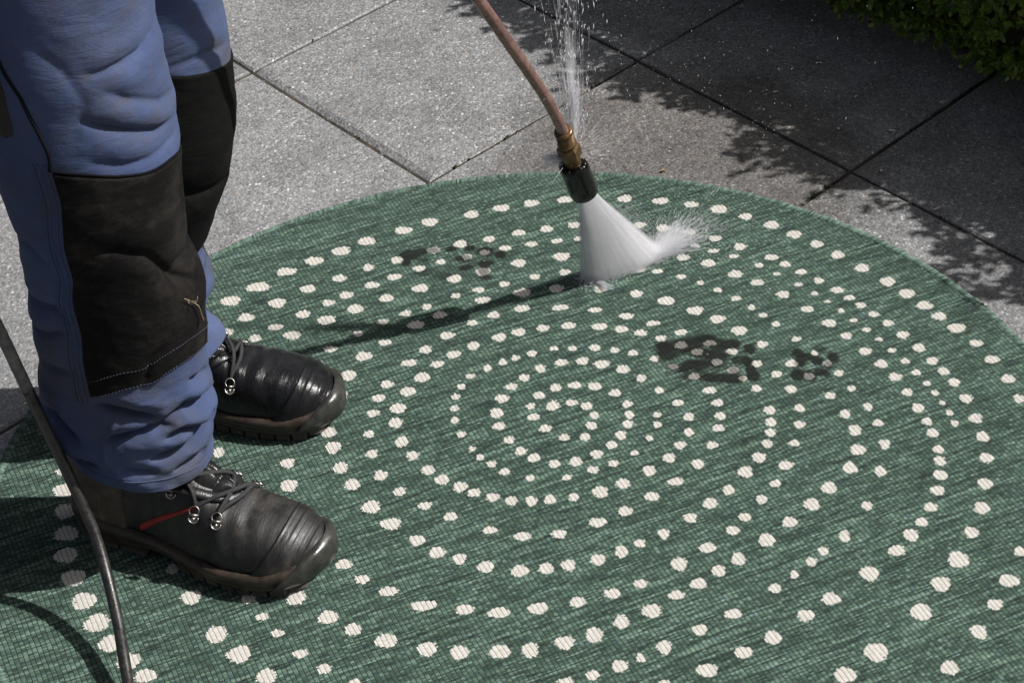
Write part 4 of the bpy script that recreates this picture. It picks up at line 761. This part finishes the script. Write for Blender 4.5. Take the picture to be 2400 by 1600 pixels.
def add_shoots(n, s0, s1, part, sc):
    s = rng.uniform(s0, s1, n); u = rng.random(n)
    if part == 'front': z = .065 + u * (HT_ - .09); d = .012 + .05 * np.clip((.11 - z) / .1, 0, 1) * rng.random(n) + rng.uniform(-.008, .05, n); nd = np.c_[np.tile(HNn, (n, 1)), rng.uniform(-.25, .9, n)]
    elif part == 'top': d = u * HW; z = HT_ - .02 + rng.uniform(-.03, .012, n); nd = np.c_[rng.normal(0, .3, (n, 2)), np.ones(n)]
    elif part == 'low': d = rng.uniform(.01, .16, n); z = .05 + .05 * u + d * .05; nd = np.c_[np.tile(HNn, (n, 1)) * 1.0, rng.uniform(-.9, .1, n)]
    else: d = HW - rng.uniform(-.01, .04, n); z = .06 + u * (HT_ - .08); nd = np.c_[-np.tile(HNn, (n, 1)), rng.uniform(-.1, .8, n)]
    P = hp3(s, d, z); bulge = .022 * snoise(P * np.array([1, 1, 1.4]), 7.0) + .012 * snoise(P, 17.0)
    P = P + np.c_[np.tile(HNn, (n, 1)) * bulge[:, None] * (part != 'back'), bulge * .6 * (part in ('top', 'low'))]
    shoots.append(P); dirs.append(unit(nd + rng.normal(0, .35, (n, 3)))); scl.append(np.full(n, sc) * rng.uniform(.8, 1.2, n))
add_shoots(1900, -.75, .45, 'front', 1.0); add_shoots(900, -.6, .45, 'low', 1.0)
add_shoots(900, S0, -.75, 'front', 1.25); add_shoots(900, .45, S1, 'front', 1.25); add_shoots(2300, S0, S1, 'top', 1.25); add_shoots(900, S0, S1, 'back', 1.4)
SP = np.concatenate(shoots); SD = np.concatenate(dirs); SS = np.concatenate(scl); nS = len(SP)
X1 = unit(np.cross(SD, rng.normal(size=(nS, 3)))); X2 = np.cross(SD, X1)
LM = []                                     # leaf frames: origin, axis, side, normal, length
for k in range(9):
    along = -.034 + .0052 * k; az = (k // 2) * 1.35 + (k % 2) * np.pi + rng.normal(0, .25, nS); out = np.cos(az)[:, None] * X1 + np.sin(az)[:, None] * X2
    open_ = np.interp(k, [0, 8], [1.25, .35]) + rng.normal(0, .15, nS); axd = unit(np.sin(open_)[:, None] * out + np.cos(open_)[:, None] * SD)
    side = unit(np.cross(SD, out)); nr = np.cross(axd, side); L = (.0165 * np.interp(k, [0, 5, 8], [1, 1, .62])) * SS * rng.uniform(.8, 1.15, nS)
    LM.append((SP + SD * (along * SS)[:, None], axd, side, nr, L))
LO, LA, LS, LN, LL = [np.concatenate([m[i] for m in LM]) for i in range(5)]
cols = leaf_cols(len(LO))
pp = to_px(LO[:, :2], 0); q3 = LO - CAM; dd = -(q3 @ CZ); f_ = 74.555 / 36 * 1024; pp = np.c_[512 + f_ * (q3 @ CX) / dd, 341 - f_ * (q3 @ CY) / dd]
vis = (pp[:, 0] > 780) & (pp[:, 0] < 1030) & (pp[:, 1] > -6) & (pp[:, 1] < 120)
face = ((LO[:, :2] - HA) @ HNn)                                        # the outermost leaves in the picture are the ones one can pick out
score = np.where(vis, face * 1.0 - .25 * np.abs(LO[:, 2] - .1) + LL * 2, -9); pick = np.argsort(-score)[:300]
protos = []
for v in range(6):
    c6 = np.tile(leaf_cols(1) if v < 5 else np.array([[.10, .065, .02]]), (8, 1)); o = mk('leaf', LV, LF, M['leaf'], hedge, True, c6, 'leaf'); protos.append(o)
for n_, i in enumerate(pick):
    o = protos[n_ % 6] if n_ < 6 else protos[0 if n_ % 17 else 5].copy()
    if n_ >= 6: o.data = protos[(n_ * 7) % 5 if n_ % 17 else 5].data; COL.objects.link(o); o.parent = hedge
    m = np.stack([LA[i], LS[i], LN[i]], 1) * LL[i]; loc = LO[i] - hb
    o.matrix_local = Matrix([[*m[0], loc[0]], [*m[1], loc[1]], [*m[2], loc[2]], [0, 0, 0, 1]])
msk = np.ones(len(LO), bool); msk[pick] = False
LO, LA, LS, LN, LL, cols = [a[msk] for a in (LO, LA, LS, LN, LL, cols)]
V = LO[:, None] + LL[:, None, None] * (LV[None, :, :1] * LA[:, None] + LV[None, :, 1:2] * LS[:, None] + LV[None, :, 2:] * LN[:, None]) - hb
F = (LF[None] + 15 * np.arange(len(LO))[:, None, None]).reshape(-1, 4)
o = mk('foliage', V.reshape(-1, 3), F, M['leaf'], hedge, True, np.repeat(cols, 8, 0), 'leaf'); o['kind'] = 'stuff'
mb = MB()
for i in rng.choice(nS, 900, False):
    a = SP[i] - SD[i] * .04; b = SP[i] + SD[i] * .006; mb.add(*tube([a - hb, b - hb], [.0013, .0007], 5))
for s in np.linspace(S0 + .1, S1 - .1, 16):
    p = hp3(np.array([s, s + .02, s - .02]), np.array([.2, .19, .17]), np.array([ZS - .005, .08, .2])) - hb; mb.add(*tube(p, [.011, .008, .005], 8))
mb.build('twigs', M['bark'], hedge)
sv = np.linspace(S0, S1, 60); V = [hp3(sv, d + .01 * np.sin(sv * 31), z) for d, z in ((.13, ZS + .002), (.2, ZS + .02), (.33, ZS + .02), (.42, ZS + .002))]
soil = mk('soil', np.concatenate([v for v in V]), grid_faces(60, 4), M['soil']); tag(soil, 'dark soil strip under the hedge', None, None, 'structure')

# ------------------------------------------------------------------ water
def needles(A, B, w0, w1, wm=None):
    """thin three-sided streaks of water from A to B"""
    A = np.asarray(A, float); B = np.asarray(B, float); n = len(A); T = unit(B - A); X = unit(np.cross(T, rng.normal(size=(n, 3)))); Y = np.cross(T, X); V = []
    w0 = np.broadcast_to(w0, (n,)); w1 = np.broadcast_to(w1, (n,))
    for P, w in ((A, w0), (B, w1)):
        for k in range(3): t = 2.0944 * k; V.append(P + w[:, None] * .5 * (math.cos(t) * X + math.sin(t) * Y))
    V = np.stack(V, 1).reshape(-1, 3); b = 6 * np.arange(n)[:, None, None]; F = np.array([[0, 1, 4, 3], [1, 2, 5, 4], [2, 0, 3, 5]])[None] + b
    return V, F.reshape(-1, 4)
def drops(P, r, stretch=None, d=None):
    P = np.asarray(P, float); n = len(P); O = np.array([(1, 0, 0), (-1, 0, 0), (0, 1, 0), (0, -1, 0), (0, 0, 1), (0, 0, -1)], float)
    V = P[:, None] + O[None] * np.broadcast_to(r, (n,))[:, None, None]
    if d is not None: V = V + (O[None, :, 2:3]) * (np.asarray(d)[:, None] * np.broadcast_to(stretch, (n,))[:, None, None])
    F = np.array([[0, 2, 4], [2, 1, 4], [1, 3, 4], [3, 0, 4], [2, 0, 5], [1, 2, 5], [3, 1, 5], [0, 3, 5]])[None] + 6 * np.arange(n)[:, None, None]
    return V.reshape(-1, 3), F.reshape(-1, 3)
FA, FB = np.array([.0805, .384, .001]), np.array([.184, .429, .001]); MO = N1 + unit(N1 - N0) * -.004
fd = unit(FB - FA); fn = unit(np.cross(fd, MO - (FA + FB) / 2)); W_ = M['water']
nf = 750; u = np.r_[rng.random(nf - 150), rng.beta(.55, .55, 150)]; g = rng.normal(0, 1, nf)
A = MO + fd * ((u - .35) * .016)[:, None] + fn * (g * .0012)[:, None]; Bt = FA + (FB - FA) * (u * 1.0)[:, None] + fn * (g * .0045)[:, None] + rng.normal(0, .0012, (nf, 3)) * np.array([1, 1, 0])
t0 = np.where(rng.random(nf) < .45, 0, rng.random(nf) ** .8 * .9)[:, None]; t1 = np.clip(t0[:, 0] + rng.uniform(.35, 1.0, nf), 0, 1)[:, None]
V, F = needles(A + (Bt - A) * t0, A + (Bt - A) * t1, .00012 + .0003 * t0[:, 0], .00012 + .0003 * t1[:, 0])
fan = mk('water_fan', V, F, W_); tag(fan, 'white fan of pressurised water between the black nozzle and the rug', None, None, 'stuff')
# splash where the fan strikes
def mist_body(name, org, xd, yd, zd, L, h0, slope, t0, tslope, label, **kw):
    """closed wedge with its own axes: x across, y thickness, z along the spray"""
    cu = np.linspace(0, 2 * np.pi, 40, endpoint=False); V = []; nz_ = 12
    for z in np.linspace(0, L, nz_): V.append(np.c_[np.cos(cu) * (h0 + slope * z), np.sin(cu) * (t0 + tslope * z), np.full(40, z)])
    V = np.concatenate(V); V = np.vstack([V, V[:40].mean(0), V[-40:].mean(0)]); i = np.arange(40); k = 40 * nz_
    o = mk(name, V, [grid_faces(40, nz_, True), np.stack([np.full(40, k), (i + 1) % 40, i], 1), np.stack([np.full(40, k + 1), k - 40 + i, k - 40 + (i + 1) % 40], 1)], mist_material(name + '_vapour', h0=h0, slope=slope, t0=t0, tslope=tslope, **kw))
    zd = unit(zd); xd = unit(xd - zd * np.dot(xd, zd)); yd = np.cross(zd, xd); o.matrix_world = Matrix([[xd[i], yd[i], zd[i], org[i]] for i in range(3)] + [[0, 0, 0, 1]])
    return tag(o, label, None, None, 'stuff')
mid = (FA + FB) / 2; hl = np.linalg.norm(mid - MO)
mist_body('water_mist', MO, fd, fn, mid - MO, hl + .004, .0085, (np.linalg.norm(FB - FA) / 2 + .002 - .0085) / hl, .0065, .072, 'dense white mist filling the fan of spray under the nozzle', density=138.0, fx=17.0, fz=4.0, contrast=2.6, power=4.0)
mist_body('impact_mist', mid + np.array([0, 0, .0005]), fd, None, np.array([0, 0, 1.0]), .022, np.linalg.norm(FB - FA) / 2 + .006, .0, .0085, -.12, 'bright low cloud of spray where the fan meets the rug', density=330.0, fx=14.0, fz=60.0, contrast=2.0, power=8.0, zend=.022, zsoft=60.0)
sdv = unit(np.array([.80, .58, .16]))
mist_body('splash_mist', FB - fd * .022 + np.array([0, 0, .003]), np.array([-.58, .8, 0]), None, sdv, .085, .010, .30, .005, .10, 'soft white burst of spray where the fan strikes the rug', density=150.0, fx=11.0, fz=16.0, contrast=3.4, power=1.4, zend=.078, zsoft=16.0)
mist_body('jet_mist', Cc + ax * .045 + np.array([.006, .012, .004]), np.array([1., 0, 0]), None, np.array([-.012, .03, 1.0]), .17, .0035, .028, .0035, .03, 'pale misty core of the leaking jet above the brass coupling', density=110.0, fx=4.5, fz=22.0, contrast=3.0, power=2.0, zend=.165, zsoft=8.0)
mb = MB(); n = 3000; azs = rng.normal(.60, .50, n); far_ = .108 * np.exp(-((azs - .62) / .75) ** 2) * rng.uniform(.35, 1.15, n); rad_ = far_ * rng.random(n) ** 1.25; ln = rng.uniform(.0015, .012, n)
el_ = np.abs(rng.normal(.16, .15, n)); dv = np.c_[np.cos(azs), np.sin(azs), el_]; s = FB - fd * (rng.random(n) ** 2 * .03)[:, None] + rng.normal(0, .0015, (n, 3)) * np.array([1, 1, .3])
V, F = needles(s + dv * rad_[:, None], s + dv * (rad_ + ln)[:, None], .00050 * rng.uniform(.3, 1.1, n), .0002); mb.add(V, F)
n = 5200; u = rng.random(n); P = FA + (FB - FA) * u[:, None] + np.c_[rng.normal(0, .006, n), rng.normal(-.004, .008, n), np.abs(rng.normal(0, .0045, n)) * (.4 + u)]; mb.add(*drops(P, rng.uniform(.0002, .0008, n)))
n = 1500; an = rng.normal(.6, .5, n); rr = .02 + rng.gamma(2.2, .022, n); P = FB + np.c_[np.cos(an) * rr, np.sin(an) * rr, .002 + np.abs(rng.normal(0, .01, n))]; mb.add(*drops(P, rng.uniform(.0002, .00062, n)))
n = 2200; u = rng.random(n); P = MO + (FB - MO) * (.25 + .8 * u)[:, None] + fd * np.abs(rng.normal(.008, .014, n))[:, None] + rng.normal(0, .003, (n, 3)); mb.add(*drops(P, rng.uniform(.00018, .00045, n)))
n = 1200; u = rng.random(n); P = MO + (FA - MO) * (.3 + .7 * u)[:, None] - fd * np.abs(rng.normal(.002, .012, n))[:, None] + rng.normal(0, .003, (n, 3)); mb.add(*drops(P, rng.uniform(.00018, .0004, n)))
n = 700; u = rng.random(n); P = FA + (FB - FA) * (u * 1.1)[:, None] + np.c_[rng.normal(0, .01, n), -np.abs(rng.normal(.006, .012, n)), .001 + np.abs(rng.normal(0, .003, n))]; mb.add(*drops(P, rng.uniform(.0002, .0005, n)))
n = 40; V, F = needles(FA + np.c_[rng.uniform(.014, .020, n), -rng.uniform(0, .004, n), .001 + 0 * rng.random(n)], FA + np.c_[rng.uniform(.026, .040, n), -rng.uniform(.018, .034, n), .002 + rng.random(n) * .004], .0005, .0002); mb.add(V, F)
o = mb.build('water_splash', W_); tag(o, 'white splash of water fanning off the rug beside the spray', None, None, 'stuff')
# leak: jet rising from the coupling
mb = MB(); J0 = Cc + ax * .045 + np.array([.006, .012, .004]); n = 520; hgt = rng.random(n) ** 1.1 * .34; off = rng.normal(0, 1, n)
def jet(h, o, o2): return J0 + np.c_[o * (.0035 + .012 * (h / .1) ** 1.0 * (h > .06) * .55 + .006 * np.exp(-((h - .045) / .03) ** 2)) - .004 * (h / .3), o2 * .004 * (1 + h / .06) + .02 * h, h]
o2 = rng.normal(0, 1, n); off = np.clip(off, -2.2, 2.2); ln = rng.uniform(.004, .03, n); V, F = needles(jet(hgt, off * .8, o2), jet(hgt + ln, off * .8, o2), .00032 * (1 - hgt * 1.6), .00018); mb.add(V, F)
n = 260; h0 = rng.random(n) * .07; off = rng.normal(0, .75, n); o2 = rng.normal(0, .6, n); V, F = needles(jet(h0, off * .6, o2), jet(h0 + rng.uniform(.02, .06, n), off * .8, o2), .0003, .0002); mb.add(V, F)
n = 620; h = rng.random(n) ** .7 * .48; off = rng.normal(0, 1.15, n); o2 = rng.normal(0, 1.2, n); dz = np.tile([0, 0, 1.0], (n, 1)) + rng.normal(0, .12, (n, 3)); mb.add(*drops(jet(h, off, o2), rng.uniform(.00025, .0007, n), rng.uniform(.0005, .006, n), dz))
# fine radial spray round the leaking nut
n = 260; d = unit(np.c_[rng.normal(0, 1.25, n), np.abs(rng.normal(0, .8, n)), rng.normal(.15, .45, n)]); r0 = rng.uniform(.012, .05, n); r1 = r0 + rng.uniform(.004, .05, n) * rng.random(n); Jc = Cc + ax * .05
V, F = needles(Jc + d * r0[:, None], Jc + d * r1[:, None], .00018, .00008); mb.add(V, F)
n = 160; d = unit(np.c_[-np.abs(rng.normal(.9, .3, n)), rng.normal(.05, .25, n), rng.normal(-.12, .22, n)]); r0 = rng.uniform(.008, .02, n); V, F = needles(Jc + d * r0[:, None], Jc + d * (r0 + rng.uniform(.008, .035, n))[:, None], .0004, .00012); mb.add(V, F)
o = mb.build('water_leak', W_); tag(o, 'jet of leaking water rising from the brass coupling of the lance', None, None, 'stuff')
# stray drops in the air and resting on things
mb = MB(); n = 620; P = np.c_[rng.normal(.16, .13, n), rng.normal(.42, .14, n), np.abs(rng.normal(.22, .14, n))]; dz = np.c_[rng.normal(.5, .5, n), rng.normal(.1, .4, n), rng.normal(.5, .6, n)]; mb.add(*drops(P, rng.uniform(.00016, .0004, n), rng.uniform(.0002, .0022, n), unit(dz)))
n = 700; P = np.c_[rng.normal(.05, .16, n), rng.normal(.52, .12, n), np.full(n, ZS + .0012)]; P = P[np.hypot(P[:, 0], P[:, 1]) > .66]; mb.add(*drops(P, rng.uniform(.0003, .0009, len(P))))
o = mb.build('water_droplets', W_); tag(o, 'fine water droplets scattered around the lance and the slabs', None, None, 'stuff')
big = [(.083, .332, .164, .0022), (.0835, .345, .125, .0026), (.0855, .351, .108, .0035), (.080, .349, .112, .002), (.084, .381, .012, .002), (.138, .399, .008, .002)]
mb = MB()
for x, y, z, r in big: mb.add(*lathe((x, y, z - r * 2.2), (x, y, z + r * 2.4), [(0, .0001), (r * .4, r * .55), (r * 1.2, r * .8), (r * 2.6, r * .5), (r * 4.4, .0001)], 10))
glass = mat('clear_water', (1, 1, 1), 0.02); glass.node_tree.nodes['Principled BSDF'].inputs['Transmission Weight'].default_value = 1.0; glass.node_tree.nodes['Principled BSDF'].inputs['IOR'].default_value = 1.33
o = mb.build('falling_drops', glass); tag(o, 'clear falling water drops in front of the white fan of spray', None, None, 'stuff')

# ------------------------------------------------------------------ small things lying about
def flake(name, x, y, z, L, W, rz, m, label, cat, group=None, curl=.25):
    u = np.linspace(0, 1, 7); w = np.sin(np.pi * np.clip(u, .03, .97)) ** .7; V = []
    for s in (-1, 0, 1): V.append(np.c_[(u - .5) * L, s * w * W * .5, curl * W * (s * s) + curl * L * .4 * (u - .5) ** 2])
    top = np.concatenate(V); bot = top - np.array([0, 0, .0004]); F = grid_faces(7, 3); o = mk(name, np.r_[top, bot], np.r_[F, F[:, ::-1] + 21], m); o.location = (x, y, z); o.rotation_euler = (rng.normal(0, .15), rng.normal(0, .15), rz); return tag(o, label, cat, group)
for i, (x, y, L, W, rz, lb) in enumerate(((.572, .505, .012, .005, .4, 'pale elongated flake on dark slab between rug and hedge'), (.545, .705, .012, .006, -.3, 'pale curled petal lying in the shade below the hedge leaves'), (.512, .605, .006, .005, .9, 'tiny white chip on the shaded slab right of the joint crossing'), (.395, .83, .009, .005, .2, 'pale speck of petal on the shaded slab furthest from the rug'), (.47, .72, .007, .005, 1.2, 'small white chip beside the shaded joint leading under the hedge'))):
    flake('petal', x, y, ZS + .0016, L, W, rz, M['flake'], lb, 'petal', 'pale flakes on the slabs')
flake('dead_leaf', .2105, .640, ZS + .002, .008, .005, .6, M['deadleaf'], 'small tan dead leaf on the sunlit slab behind the rug', 'leaf')
sp = empty('straw_sprig', (-.338, -.11, .34)); spb = np.array([-.338, -.11, .34]); tag(sp, 'dry straw sprig caught on the black knee patch', 'straw')
P = on_leg([(-33, .370), (-28, .360), (-23, .347), (-18, .328), (-17, .322)], leg_near, NF, .006, 0.0, KN, 30) + PB
mb = MB().add(*tube(P - spb, np.linspace(.0004, .0007, 30), 5))
for k in range(5): q = P[3 + 2 * k % 26] - spb; mb.add(*tube([q, q + rng.normal(0, .004, 3) + np.array([.001, -.002, 0])], .0003, 5))
mb.build('stalk', M['straw'], sp)
q = P[24] - spb; mk('seed_head', *lathe(q, q + np.array([.001, -.002, -.012]), [(0, .0003), (.002, .0014), (.005, .0016), (.008, .0003)], 10), M['seed'], sp)
